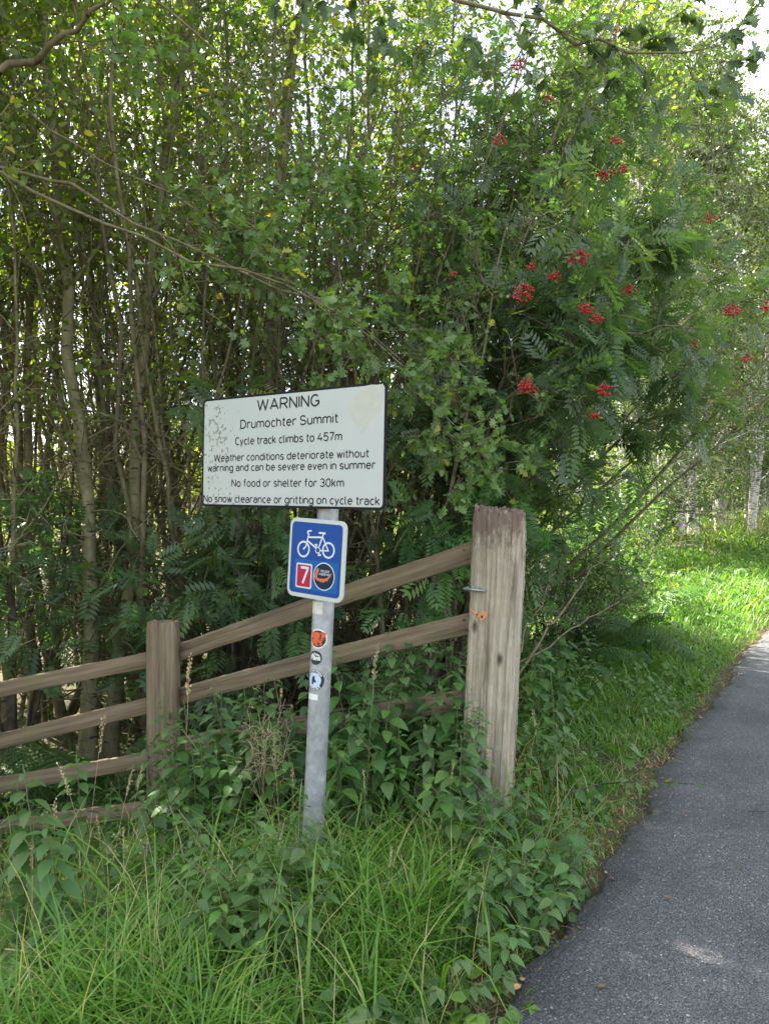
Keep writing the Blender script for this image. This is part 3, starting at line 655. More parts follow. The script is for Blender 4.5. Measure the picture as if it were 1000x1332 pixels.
rs = random.Random(3); pp = []
corner = [(782, 165), (820, 100), (870, 48), (958, 36), (958, 120), (940, 190), (905, 210), (855, 288), (822, 245), (800, 205)]
for q in range(len(corner)):
    a_, b_ = corner[q], corner[(q + 1) % len(corner)]
    for t in (0, 0.33, 0.66): pp.append(cs(a_[0] + (b_[0] - a_[0]) * t + rs.uniform(-3, 3), a_[1] + (b_[1] - a_[1]) * t + rs.uniform(-3, 3)))
poly_geo(g, pp, -0.0037); link('faded_patch', g.mesh('faded_patch', M['stain']), wb)
M['ink'] = plain('ink', (0.012, 0.013, 0.014), 0.6, spec=0.25)
lines = [('WARNING', 332, 637, 169, 146, 52, 0.014), ('Drumochter Summit', 248, 732, 258, 231, 42, 0.0), ('Cycle track climbs to 457m', 222, 751, 341, 317, 37, 0.0),
         ('Weather conditions deteriorate without', 115, 886, 423, 402, 35, 0.0), ('warning and can be severe even in summer', 84, 918, 474, 458, 35, 0.0),
         ('No food or shelter for 30km', 203, 760, 550, 548, 36, 0.0), ('No snow clearance or gritting on cycle track', 62, 939, 629, 636, 36, 0.0)]
for s, xl, xr, yl, yr, cap, off in lines:
    g = Geo(); A = cs(xl, yl); B = cs(xr, yr)
    mid = (xl + xr) / 2; c0 = cs(mid, (yl + yr) / 2); c1 = cs(mid, (yl + yr) / 2 - cap)
    stroke_text(g, s, A[0], B[0], (A[1] + B[1]) / 2, c1[1] - c0[1], -0.0042, 0.165 if s == 'WARNING' else 0.16)
    link('lettering', g.mesh('lettering', M['ink']), wb)
# fixing channel and clips on the back of the board
g = Geo(); box(g, -WW / 2 + 0.06, WW / 2 - 0.06, 0.0032, 0.024, -0.02, 0.02); link('fixing_channel', g.mesh('fixing_channel', M['sign_grey']), wb)

# --- blue cycle route sign (same bearing as the board, square to the pole)
c5 = lambda cx, cy: (370 + cx / 11.59, 670 + cy / 11.59)
BW, BH = 0.278, 0.305
cc = W(411.9, 727.6, 2.925) - SPL
u2 = unit(u - axis_d * np.dot(u, axis_d)); u2 = unit(u2 + np.array((0, 0, -0.012)))
P2 = Plane(cc, u2, axis_d)
pc = [P2.uv(*c5(*q)) for q in ((85, 50), (930, 75), (885, 1310), (45, 1235))]
print('blue sign corners', [(round(float(p[0]), 3), round(float(p[1]), 3)) for p in pc])
BW = ((pc[1][0] - pc[0][0]) + (pc[2][0] - pc[3][0])) / 2; BH = ((pc[0][1] - pc[3][1]) + (pc[1][1] - pc[2][1])) / 2
M['sign_white'] = plain('sign_white', (0.44, 0.47, 0.44), 0.4, noise=0.06, scale=8)
M['sign_blue'] = plain('sign_blue', (0.002, 0.052, 0.25), 0.5, spec=0.25)
M['sign_blue_pale'] = plain('sign_blue_pale', (0.003, 0.088, 0.30), 0.5, spec=0.25)
M['bike_white'] = plain('bike_white', (0.50, 0.56, 0.61), 0.5)
M['sign_red'] = plain('sign_red', (0.36, 0.010, 0.035), 0.5, spec=0.25)
M['badge_navy'] = plain('badge_navy', (0.006, 0.017, 0.038), 0.6, spec=0.25)
M['badge_orange'] = plain('badge_orange', (0.50, 0.115, 0.045), 0.4)
bcx = sum(p[0] for p in pc) / 4; bcy = sum(p[1] for p in pc) / 4
P2.c = P2.c + P2.u * bcx + P2.v * bcy; P2.mx.translation = Vector(P2.c)
g = Geo(); slab(g, rrect(BW, BH, 0.030, 8), 0.008, 0.0)
bs = P2.board('cycle_route_sign', g, [M['sign_white']], sp)
q = lambda cx, cy: P2.uv(*c5(cx, cy))
il, ir_, ib_, it_ = q(100, 600)[0], q(855, 700)[0], q(500, 1215)[1], q(500, 122)[1]
g = Geo(); slab(g, rrect(ir_ - il, it_ - ib_, 0.018, 8, (il + ir_) / 2, (it_ + ib_) / 2), -0.0002, -0.0012)
link('blue_face', g.mesh('blue_face', M['sign_blue']), bs)
A, B = q(165, 648), q(790, 1200)
g = Geo(); slab(g, rrect(B[0] - A[0], A[1] - B[1], 0.003, 2, (A[0] + B[0]) / 2, (A[1] + B[1]) / 2), -0.0013, -0.0018)
link('pale_blue_label', g.mesh('pale_blue_label', M['sign_blue_pale']), bs)
def stroke(g, pts, wd, y, m=0):
    pts = np.array(pts, float); d = unit(np.gradient(pts, axis=0)); nn = np.stack([-d[:, 1], d[:, 0]], -1) * wd / 2
    A = pts + nn; B = pts - nn; n = len(pts)
    V = np.concatenate([np.stack([A[:, 0], np.full(n, y), A[:, 1]], -1), np.stack([B[:, 0], np.full(n, y), B[:, 1]], -1)])
    j = np.arange(n - 1); g.add(V, np.stack([j, n + j, n + j + 1, j + 1], -1), m)
def annulus(g, c, ro, ri, y, m=0, n=40):
    a = np.linspace(0, 2 * np.pi, n + 1); e = np.stack([np.cos(a), np.sin(a)], -1)
    O_ = c + e * ro; I_ = c + e * ri
    V = np.concatenate([np.stack([O_[:, 0], np.full(n + 1, y), O_[:, 1]], -1), np.stack([I_[:, 0], np.full(n + 1, y), I_[:, 1]], -1)])
    j = np.arange(n); g.add(V, np.stack([j, j + 1, n + 2 + j, n + 1 + j], -1), m)
g = Geo(); yb = -0.0022
rad = lambda cx, cy, ry: abs(q(cx, cy - ry)[1] - q(cx, cy + ry)[1]) / 2
for c_ in ((292, 512), (667, 533)): annulus(g, q(*c_), rad(*c_, 127), rad(*c_, 97), yb)
annulus(g, q(508, 530), rad(508, 530, 52), rad(508, 530, 36), yb - 0.0002)
sw = rad(500, 400, 13) * 2
lvl = 0
for pts, f in (([(416, 238), (375, 240), (357, 250), (358, 265), (374, 295)], 1.0), ([(378, 280), (345, 400), (340, 440), (325, 480), (288, 516)], 1.0), ([(358, 333), (585, 337)], 1.0), ([(352, 385), (478, 492)], 1.1),
               ([(598, 275), (530, 478)], 1.0), ([(580, 320), (668, 545)], 0.95), ([(548, 535), (676, 541)], 0.8), ([(526, 268), (628, 276)], 1.1), ([(485, 440), (490, 482)], 0.9), ([(464, 446), (506, 447)], 0.9), ([(532, 575), (534, 606)], 0.9), ([(510, 604), (560, 606)], 0.9)):
    lvl += 1; stroke(g, [q(*p) for p in pts], sw * f, yb - 0.00006 * lvl - 0.0003)
link('bicycle_symbol', g.mesh('bicycle_symbol', M['bike_white']), bs)
A, B = q(190, 712), q(404, 1120)
g = Geo(); cx_, cz_ = (A[0] + B[0]) / 2, (A[1] + B[1]) / 2; w_, h_ = B[0] - A[0], A[1] - B[1]
slab(g, rrect(w_, h_, 0.008, 5, cx_, cz_), -0.0019, -0.0025, 0); slab(g, rrect(w_ - 0.012, h_ - 0.012, 0.004, 4, cx_, cz_), -0.0026, -0.0030, 1)
rn = link('route_number', g.mesh('route_number', [M['bike_white'], M['sign_red']]), bs)
g = Geo(); A, B = q(238, 1020), q(358, 800)
stroke_text(g, '7', A[0] + 0.002, B[0] + 0.002, A[1], B[1] - A[1], -0.0034, 0.16)
link('numeral', g.mesh('numeral', M['bike_white']), rn)
bc = q(598, 930); br = rad(598, 930, 213)
def ell(c, r, n=48):
    a = np.arange(n) / n * 2 * np.pi; return c + r * np.stack([np.cos(a), np.sin(a)], -1)
g = Geo(); slab(g, ell(bc, br), -0.0019, -0.0025, 0); slab(g, ell(bc, br * 0.925), -0.0026, -0.0030, 1)
bd = link('round_badge', g.mesh('round_badge', [M['bike_white'], M['badge_navy']]), bs)
g = Geo(); poly_geo(g, [q(*p) for p in ((520, 797), (532, 830), (514, 880), (500, 925), (515, 955), (560, 958), (600, 962), (650, 948), (690, 915), (714, 878), (722, 884), (706, 925), (680, 958), (652, 978), (672, 1000), (630, 996), (600, 1018), (560, 1012), (500, 985), (470, 965), (455, 935), (460, 890), (478, 850), (490, 815))], -0.0034)
link('animal_emblem', g.mesh('animal_emblem', M['badge_orange']), bd)
g = Geo()
for s, x0, x1, y0, hh in (('THE LOCHS', 548, 684, 858, 34), ('& GLENS WAY', 530, 696, 902, 34)):
    A, B = q(x0, y0), q(x1, y0); flat_text(g, s, A[0], B[0], A[1], abs(q(x0, y0 - hh)[1] - A[1]), -0.0034, offset=0.02)
for kk in range(0):
    t = math.radians(232 + kk * 4.8); c_ = bc + br * 0.80 * np.array((math.cos(t), math.sin(t))); d_ = np.array((math.cos(t), math.sin(t))) * br * 0.045
    stroke(g, [c_ - d_, c_ + d_], br * 0.035, -0.0034)
link('badge_lettering', g.mesh('badge_lettering', M['bike_white']), bd)
g = Geo(); box(g, -BW / 2 + 0.05, BW / 2 - 0.05, 0.0082, 0.022, -0.015, 0.015); link('fixing_channel', g.mesh('fixing_channel', M['sign_grey']), bs)

# --- stickers wrapped round the pole
def axis_px(py):                      # photo column of the pole axis at a row
    z = EYE - (py - HOR) / FPX * D0 - SPL[2]; t = z / axis_d[2]
    return 500 + (SPL[0] + axis_d[0] * t) / D0 * FPX, t
def wrap(o_u, o_t, UV, lift):
    """(u round the pole in metres, v along it) -> point on the pole's skin"""
    ang = (o_u + UV[:, 0]) / PR; r = PR + lift
    return axis_d * (o_t + UV[:, 1])[:, None] + r * (np.sin(ang)[:, None] * ex + np.cos(ang)[:, None] * ey)
def spot(px, py):
    a_, t = axis_px(py); return math.asin(max(-0.97, min(0.97, (px - a_) / FPX * D0 / PR))) * PR, t
def wdisc(g, sp_, r, lift, m=0, n=44, rings=6, teeth=0, rin=0.0):
    V = []; a = np.arange(n) / n * 2 * np.pi
    rr_ = np.linspace(rin, r, rings)
    for i, x in enumerate(rr_):
        k_ = x * np.ones(n)
        if teeth and i == rings - 1: k_ = x * (1 - 0.10 * (np.arange(n) % 2))
        V.append(np.stack([k_ * np.cos(a), k_ * np.sin(a)], -1))
    i = np.arange(rings - 1)[:, None] * n; j = np.arange(n)[None]; j2 = (j + 1) % n
    g.add(wrap(*sp_, np.concatenate(V), lift), np.stack([i + j, i + n + j, i + n + j2, i + j2], -1).reshape(-1, 4), m)
def wtext(g, s, sp_, x0, x1, z0, cap, lift, m=0, offset=0.03, arc=None):
    V, F = text_tris(s, offset)
    # split long edges so that letters bend with the pole
    X = (V[:, 0] - V[:, 0].min()) / np.ptp(V[:, 0]); Z = V[:, 1] / CAP
    if arc is None: UV = np.stack([x0 + X * (x1 - x0), z0 + Z * cap], -1)
    else:
        r, a0, a1 = arc; an = np.radians(a0 + (a1 - a0) * X); rr_ = r + Z * cap * (1 if a0 > a1 else -1)
        UV = np.stack([rr_ * np.cos(an), rr_ * np.sin(an)], -1)
    g.add(wrap(*sp_, UV, lift), F, m)
def sticker(name, label, build, mats):
    g = Geo(); build(g); o = link(name, g.mesh(name, mats, smooth=False), pole); o['label'] = label
M['stk_white'] = plain('stk_white', (0.68, 0.70, 0.68), 0.4); M['stk_black'] = plain('stk_black', (0.02, 0.022, 0.024), 0.4)
M['stk_orange'] = plain('stk_orange', (0.62, 0.10, 0.03), 0.4); M['stk_blue'] = plain('stk_blue', (0.10, 0.22, 0.52), 0.4); M['stk_pale'] = plain('stk_pale', (0.45, 0.55, 0.72), 0.4)
def bfix(g):
    s_ = spot(414.3, 829.3); r = 0.040
    wdisc(g, s_, r, 0.0004, 0, n=64, teeth=1); wdisc(g, s_, r * 0.82, 0.0008, 1)
    wtext(g, 'BIKE', s_, -0.031, 0.031, 0.001, 0.022, 0.0013, 2, 0.09); wtext(g, 'FIX', s_, -0.024, 0.025, -0.025, 0.022, 0.0013, 2, 0.09)
sticker('sticker', 'round orange and black sticker with a toothed white rim', bfix, [M['stk_white'], M['stk_black'], M['stk_orange']])
def flint(g):
    s_ = spot(411.0, 854.0); r = 0.0275
    wdisc(g, s_, r, 0.0004, 0); wtext(g, 'Flint', s_, -0.022, 0.022, -0.008, 0.016, 0.0009, 1, 0.05)
    for xa, za in ((-0.012, 0.014), (-0.003, 0.018), (0.006, 0.015), (0.013, 0.012)):
        UV = np.array([(xa - 0.006, za - 0.005), (xa + 0.006, za - 0.005), (xa, za + 0.003)]); g.add(wrap(*s_, UV, 0.0009), [(0, 1, 2)], 1)
sticker('sticker', 'small round black sticker with white script', flint, [M['stk_black'], M['stk_white']])
def scot(g):
    s_ = spot(409.3, 883.0); r = 0.041
    wdisc(g, s_, r, 0.0004, 0); wdisc(g, s_, r * 0.70, 0.0008, 1)
    for sg in (1, -1):
        UV = np.array([(-0.021, -0.017 * sg), (-0.017, -0.021 * sg), (0.021, 0.017 * sg), (0.017, 0.021 * sg)]); g.add(wrap(*s_, UV, 0.0011 + 0.0001 * sg), [(0, 1, 2, 3)], 2)
    UVc = np.array([(-0.010, -0.016), (-0.002, -0.016), (0.000, -0.006), (0.006, -0.010), (0.010, -0.004), (0.003, 0.004), (0.004, 0.014), (-0.004, 0.017), (-0.009, 0.008)])
    g.add(wrap(*s_, UVc, 0.0014), [tuple(range(9))], 0)
    wtext(g, 'SCOTTISH', s_, 0, 0, 0, 0.009, 0.0010, 3, 0.03, arc=(0.0300, 150, 30)); wtext(g, 'CYCLIST', s_, 0, 0, 0, 0.009, 0.0010, 3, 0.03, arc=(0.0385, 218, 322))
sticker('sticker', 'round black sticker with a blue cyclist in the middle', scot, [M['stk_black'], M['stk_pale'], M['stk_blue'], M['stk_white']])
def patch(px0, px1, py0, py1):
    def f(g):
        a0, t0 = spot(px0, py1); a1, t1 = spot(px1, py0); n = 9
        uu = np.linspace(a0, a1, n); V = np.concatenate([np.stack([uu, np.full(n, t0)], -1), np.stack([uu, np.full(n, t1)], -1)])
        j = np.arange(n - 1); g.add(wrap(0, 0, V, 0.0006), np.stack([j, j + 1, n + j + 1, n + j], -1))
    return f
sticker('sticker', 'small blank white label low on the pole', patch(402, 414.5, 901, 908.5), [M['stk_white']])
sticker('sticker', 'white paper strip just under the blue sign', patch(404.5, 421, 782, 797.5), [M['white_sticker']])
# ------------------------------------------------------------------ leaf shapes (unit length along x)
def strip_leaf(xs, wds, fold=0.16, droop=0.12):
    """blade of a leaf as two folded half strips"""
    xs = np.array(xs, float); w_ = np.array(wds, float); n = len(xs); z = -droop * xs ** 2
    V = np.concatenate([np.stack([xs, w_, z + fold * w_], -1), np.stack([xs, 0 * xs, z], -1), np.stack([xs, -w_, z + fold * w_], -1)])
    j = np.arange(n - 1)
    F = np.concatenate([np.stack([n + j, n + j + 1, j + 1, j], -1), np.stack([2 * n + j, 2 * n + j + 1, n + j + 1, n + j], -1)])
    return V, F
OVAL = strip_leaf([0, 0.3, 0.65, 1.0], [0.02, 0.30, 0.27, 0.0], 0.2, 0.15)
ROUND = strip_leaf([0, 0.25, 0.6, 1.0], [0.05, 0.40, 0.36, 0.0], 0.15, 0.1)
DIAM = (np.array([(0, 0, 0), (0.45, 0.33, 0.05), (1, 0, -0.08), (0.45, -0.33, 0.05)], float), np.array([(0, 3, 2, 1)]))
LOBED = strip_leaf([0, 0.22, 0.30, 0.42, 0.55, 0.62, 0.74, 0.82, 1.0], [0.02, 0.08, 0.46, 0.22, 0.20, 0.44, 0.17, 0.26, 0.0], 0.2, 0.15)
MAPLE = strip_leaf([-0.05, 0.05, 0.16, 0.30, 0.40, 0.52, 0.62, 0.74, 0.84, 1.0], [0.02, 0.30, 0.16, 0.56, 0.28, 0.22, 0.44, 0.16, 0.18, 0.0], 0.15, 0.2)
NETTLE = strip_leaf([0, 0.03, 0.10, 0.14, 0.22, 0.26, 0.35, 0.39, 0.48, 0.52, 0.61, 0.65, 0.74, 0.78, 0.87, 0.90, 1.0],
                    [0.0, 0.08, 0.21, 0.18, 0.29, 0.25, 0.31, 0.265, 0.29, 0.24, 0.24, 0.20, 0.18, 0.135, 0.10, 0.065, 0.0], 0.18, 0.30)
def pinnate(pairs=6, ln=0.38, wd=0.135, droop=0.32, x0=0.14):
    V = []; F = []
    def put(x, a, l):
        z = -droop * x * x; d = np.array((math.cos(a), math.sin(a), -0.18)); s = np.array((-math.sin(a), math.cos(a), 0.0))
        b = np.array((x, 0, z)); k = len(V)
        V.extend([b, b + d * l * 0.45 + s * wd * 0.5 + (0, 0, 0.02), b + d * l, b + d * l * 0.45 - s * wd * 0.5 + (0, 0, 0.02)]); F.append((k, k + 3, k + 2, k + 1))
    for i in range(pairs):
        t = i / (pairs - 1); x = x0 + (0.86 - x0) * t; l = ln * (0.72 + 0.5 * math.sin(math.pi * (0.2 + 0.6 * t))) * 0.9
        put(x, math.radians(62 - 12 * t), l); put(x, -math.radians(62 - 12 * t), l)
    put(0.86, 0, ln * 0.8)
    return np.array(V), np.array(F)
ROWAN = pinnate()
FROND = pinnate(pairs=10, ln=0.17, wd=0.075, droop=0.35, x0=0.06)
LEAF = {'rowan': (ROWAN, 'rowan_leaf'), 'thorn': (LOBED, 'thorn_leaf'), 'maple': (MAPLE, 'oak_leaf'), 'aspen': (ROUND, 'aspen_leaf'), 'birch': (DIAM, 'birch_leaf'), 'bush': (OVAL, 'bush_leaf')}

def put_leaves(rng, gl, P, leaf, per, size, up=0.9, spread=0.9, s0=0.15, hang=0.25):
    """leaves along twigs P (k,n,3)"""
    k = len(P)
    s = rng.uniform(s0, 1.0, (k, per)); s[:, 0] = 0.99
    pos, T = along(P, s); pos = pos.reshape(-1, 3); T = T.reshape(-1, 3)
    X = T * rng.uniform(0.3, 1.0, (len(T), 1)) + rng.normal(0, spread * 0.6, T.shape); X[:, 2] -= hang * rng.random(len(T))
    Nn = rng.normal(0, 0.55, T.shape); Nn[:, 2] += up
    S = size * rng.uniform(0.6, 1.2, len(T))
    tt = np.clip(rng.beta(2, 2.2, len(T)) + rng.normal(0, 0.08), 0, 1)
    inst(gl, LEAF[leaf][0], pos, X, Nn, S, 0, tt)

def dress(rng, gw, gl, stem, rad, leaf, nb=24, b0=0.3, bl=1.2, ba=(0.7, 1.15), bdroop=0.02, btop=0.45, ntw=6, twl=0.45, per=8, size=0.06, up=0.9,
          bias=None, bw=0.0, brad=0.34, dead=0, dead_l=0.7, bwob=0.09, twdroop=0.05, hang=0.25, sub=0, leafy_from=0.25, b1=0.99):
    """put branches, twigs and leaves on one stem (n,3)"""
    n = len(stem); P = np.asarray(stem)[None]
    s = np.sort(b0 + (b1 - b0) * rng.random(nb))[None]; p, T = along(P, s); p = p[0]; T = T[0]; s = s[0]
    r = np.interp(s, np.linspace(0, 1, n), rad)
    d = sidedir(rng, T, rng.uniform(ba[0], ba[1], nb), bias, bw)
    Lb = bl * (1 - (1 - btop) * (s - b0) / max(1e-6, b1 - b0)) * rng.uniform(0.6, 1.2, nb)
    B = curves(rng, p, d, Lb, 8, bdroop, bwob)
    br = np.minimum(r * brad * 1.2, 0.006 + 0.011 * Lb)
    tubes(gw, B, br[:, None] * np.linspace(1, 0.3, 8)[None], 5)
    twig_src = [(B, ntw, twl, per, br)]
    if sub:
        ss = rng.uniform(0.3, 0.95, (nb, sub)); pp, TT = along(B, ss); pp = pp.reshape(-1, 3); TT = TT.reshape(-1, 3)
        dd = sidedir(rng, TT, rng.uniform(0.5, 1.0, len(TT)))
        Ls = np.repeat(Lb, sub) * (1 - 0.5 * ss.ravel()) * 0.55 * rng.uniform(0.6, 1.2, len(pp))
        B2 = curves(rng, pp, dd, Ls, 6, bdroop, bwob); r2 = np.repeat(br, sub) * 0.45
        tubes(gw, B2, r2[:, None] * np.linspace(1, 0.35, 6)[None], 4); twig_src.append((B2, ntw, twl * 0.85, per, r2))
    for (BB, q, tl, pr, rr_) in twig_src:
        s2 = rng.uniform(leafy_from, 1.0, (len(BB), q)); s2[:, 0] = 0.98
        pt, Tt = along(BB, s2); pt = pt.reshape(-1, 3); Tt = Tt.reshape(-1, 3)
        dt = sidedir(rng, Tt, rng.uniform(0.4, 1.1, len(Tt))); dt[:, 2] += 0.12
        TW = curves(rng, pt, dt, tl * rng.uniform(0.5, 1.2, len(pt)), 5, twdroop, 0.12)
        tubes(gw, TW, np.linspace(0.0034, 0.0016, 5)[None] * np.ones((len(TW), 1)), 3)
        put_leaves(rng, gl, TW, leaf, pr, size, up=up, hang=hang)
    if dead:
        s = rng.uniform(0.04, max(b0, 0.4) + 0.1, (1, dead)); p, T = along(P, s); p = p[0]; T = T[0]
        d = sidedir(rng, T, rng.uniform(0.6, 1.5, dead)); Ld = dead_l * rng.uniform(0.4, 1.3, dead)
        D = curves(rng, p, d, Ld, 7, -0.01, 0.12); tubes(gw, D, np.linspace(0.0065, 0.002, 7)[None] * rng.uniform(0.6, 1.3, (dead, 1)), 4)
        q = rng.uniform(0.2, 0.95, (dead, 4)); pt, Tt = along(D, q); dt = sidedir(rng, Tt.reshape(-1, 3), rng.uniform(0.5, 1.0, dead * 4))
        TW = curves(rng, pt.reshape(-1, 3), dt, 0.3 * rng.uniform(0.3, 1.2, dead * 4), 5, 0.0, 0.13); tubes(gw, TW, np.linspace(0.003, 0.0012, 5)[None] * np.ones((len(TW), 1)), 3)

def stem_line(rng, H, lean=(0, 0), wob=0.024, n=18, bow=(0, 0), base=(0, 0)):
    t = np.linspace(0, 1, n); k = np.cumsum(rng.normal(0, wob, (n, 2)), 0) * H / n * 3.0; k -= k[0]
    return np.stack([base[0] + lean[0] * t + bow[0] * t * t + k[:, 0], base[1] + lean[1] * t + bow[1] * t * t + k[:, 1], H * t - 0.08 * (1 - t)], -1)
def taper(r, n=18, flare=0.35, tip=0.12):
    t = np.linspace(0, 1, n); return r * ((1 - t) * (1 - tip) + tip) * (1 + flare * np.exp(-t * 22))

def build_tree(rng, stems, leaf, barkm, kw, sides=9, name='tree'):
    """stems: list of (polyline, radii). returns (wood mesh, crown mesh)"""
    gw, gl = Geo(), Geo()
    for ln, rd in stems:
        tubes(gw, ln, rd, sides); dress(rng, gw, gl, ln, rd, leaf, **kw)
    return gw.mesh('trunk', M[barkm], smooth=True), gl.mesh('crown', M[LEAF[leaf][1]])

def plant_tree(kind, cat, loc, meshes, label, group=None, rz=0.0, s=1.0):
    e = empty(kind, (loc[0], loc[1], float(gz(loc[0], loc[1])) if len(loc) < 3 else loc[2]), rz, s)
    tag(e, label, cat, group)
    link('trunk', meshes[0], e); link('crown', meshes[1], e)
    return e

# ------------------------------------------------------------------ thicket: tall pale stems
ASP = dict(nb=34, b0=0.38, bl=1.4, ba=(0.35, 0.9), ntw=5, twl=0.5, per=5, size=0.058, dead=34, dead_l=1.0, bdroop=0.0, hang=0.3, sub=1)
def aspen(seed, H, r, lean=(0, 0), stems=1, spread=0.5, barkm='pale_bark', leaf='aspen', **over):
    rng = np.random.default_rng(seed); kw = dict(ASP); kw.update(over); st = []
    for i in range(stems):
        a = 2 * math.pi * (i + rng.random() * 0.6) / max(1, stems); rr_ = r * (1 if i == 0 else rng.uniform(0.5, 0.9))
        ll = (lean[0] + math.cos(a) * spread * (stems > 1), lean[1] + math.sin(a) * spread * (stems > 1))
        hh = H * (1 if i == 0 else rng.uniform(0.7, 1.0))
        st.append((stem_line(rng, hh, ll, base=(math.cos(a) * 0.09 * (stems > 1), math.sin(a) * 0.09 * (stems > 1)), bow=(rng.normal(0, 0.2), rng.normal(0, 0.2))), taper(rr_)))
    return build_tree(rng, st, leaf, barkm, kw)
def at(px, d): return ((px - 500) / FPX * d, d)

rngS = np.random.default_rng(9)
G_TH = 'slim trees of the thicket behind the fence'
front = [   # px, depth, seed, H, r, lean, stems, bark, label
    (112, 5.5, 101, 8.5, 0.078, (-0.35, 0.1), 1, 'pale_bark', 'thick pale mossy trunk standing straight, first of the pair seen above the fence boards'),
    (139, 5.75, 102, 8.8, 0.070, (0.35, 0.1), 1, 'pale_bark', 'pale flecked trunk crossing close beside the thick mossy one behind the fence'),
    (88, 6.3, 103, 7.5, 0.052, (-0.9, 0.2), 1, 'grey_bark', 'dark slim trunk leaning away from the pair of pale mossy trunks'),
    (38, 6.0, 104, 8.0, 0.050, (-0.2, 0.1), 1, 'pale_bark', 'slim pale upright trunk at the outer end of the fence boards'),
    (14, 5.2, 105, 7.0, 0.040, (-0.8, 0.3), 1, 'dark_bark', 'thin dark trunk leaning outward over the outermost fence board'),
    (188, 6.6, 106, 8.2, 0.050, (0.3, 0.3), 2, 'grey_bark', 'forked grey trunk rising right behind the square fence post'),
    (232, 7.2, 107, 8.4, 0.046, (-0.4, 0.2), 1, 'pale_bark', 'slim pale trunk in the gap between fence post and warning board'),
    (285, 7.0, 108, 8.0, 0.058, (0.1, 0.2), 4, 'pale_bark', 'many-stemmed tree fanning out just above the top corner of the warning board'),
    (330, 7.6, 109, 8.5, 0.050, (0.3, 0.2), 3, 'pale_bark', 'three-stemmed pale tree behind the middle of the warning board'),
    (395, 7.4, 110, 8.0, 0.050, (0.4, 0.1), 4, 'grey_bark', 'grey clump of spreading stems behind the pole of the signs'),
    (470, 7.9, 111, 8.2, 0.052, (0.9, 0.2), 4, 'grey_bark', 'grey clump of stems slanting up toward the berry tree'),
    (545, 8.3, 112, 8.0, 0.050, (0.5, 0.0), 3, 'grey_bark', 'grey tree standing in the gap between blue sign and gatepost'),
]
for px, d, sd_, H, r, lean, ns, bk, lb in front:
    plant_tree('slim_tree', 'tree', at(px, d), aspen(sd_, H, r * 0.78, lean, ns, 1.7, bk, nb=(34 if ns == 1 else 20), leaf='aspen' if sd_ % 3 else 'thorn'), lb, G_TH)
# back rows share a few shapes
shapes = [aspen(131, 8.0, 0.055, (0.2, 0), 3, 1.0, 'pale_bark', nb=16), aspen(132, 8.5, 0.06, (-0.2, 0.1), 2, 0.8, barkm='pale_bark', nb=20), aspen(133, 7.6, 0.05, (0.3, 0), 5, 1.2, 'grey_bark', nb=11), aspen(134, 8.2, 0.055, (0.1, 0.2), 3, 0.6, 'pale_bark', nb=15)]
rng = np.random.default_rng(77)
spots = [(-30, 7.4), (25, 8.2), (130, 8.4), (205, 8.6), (270, 9.3), (340, 8.9), (400, 9.4), (455, 9.0), (520, 9.2)]
for i, (px, d) in enumerate(spots):
    plant_tree('slim_tree', 'tree', at(px, d), shapes[i % 4], 'thin grey tree deep in the shaded thicket, one of many alike', 'thin grey trees deep in the thicket', rng.uniform(0, 6.28), rng.uniform(0.8, 1.12))
# clumps of thin straight suckers, many stems from one root
SK = dict(nb=8, b0=0.40, bl=0.8, ba=(0.3, 0.8), ntw=4, twl=0.4, per=3, size=0.055, dead=9, dead_l=0.7, sub=1, hang=0.3)
def sucker(seed, n, H, lean, spread, leaf='thorn', bk='grey_bark'):
    rng = np.random.default_rng(seed); st = []
    for i in range(n):
        a = rng.uniform(0, 6.28); r_ = spread * rng.uniform(0.3, 1)
        st.append((stem_line(rng, H * rng.uniform(0.65, 1), (lean[0] * rng.uniform(0.5, 1.4) + math.cos(a) * r_, lean[1] + math.sin(a) * r_), wob=0.03, base=(math.cos(a) * 0.12, math.sin(a) * 0.12)), taper(rng.uniform(0.014, 0.030), flare=0.2)))
    return build_tree(rng, st, leaf, bk, SK, sides=6)
sk = [sucker(151, 10, 6.6, (0.3, 0), 2.3, 'aspen'), sucker(152, 11, 6.2, (1.8, 0), 2.0), sucker(153, 9, 7.0, (-0.4, 0), 1.7, 'aspen', 'pale_bark'), sucker(154, 11, 5.8, (2.6, -0.3), 1.9, 'thorn')]
for px, d, k_, lb in ((-20, 5.6, 2, 'clump of thin stems at the outer end of the fence'), (65, 6.6, 0, 'clump of thin stems just behind the first pale mossy trunks'), (160, 6.9, 2, 'clump of thin upright stems behind the square fence post'), (215, 6.0, 0, 'clump of thin stems between square fence post and board'), (262, 6.6, 2, 'thin stems crowding behind the speckled edge of the warning board'), (318, 6.5, 1, 'thin stems fanning out over the heading of the warning board'),
                      (372, 6.9, 0, 'thin straight stems behind the pole and the heading'), (405, 6.6, 1, 'thin stems slanting upward over the stained board corner'), (450, 7.2, 3, 'thin slanting stems between board and rowan'), (490, 7.6, 1, 'thin slanting stems seen through the lighter hawthorn'), (540, 7.4, 3, 'thin slanting stems low behind the climbing boards'), (120, 7.6, 1, 'thin leaning stems deep behind the mossy trunk pair'), (600, 7.9, 1, 'thin slanting stems behind the gatepost'), (20, 7.0, 0, 'thin stems deep behind the outermost boards')):
    plant_tree('stem_clump', 'tree', at(px, d), sk[k_], lb, 'clumps of thin stems in the thicket', 0.0, rngS.uniform(0.92, 1.1))
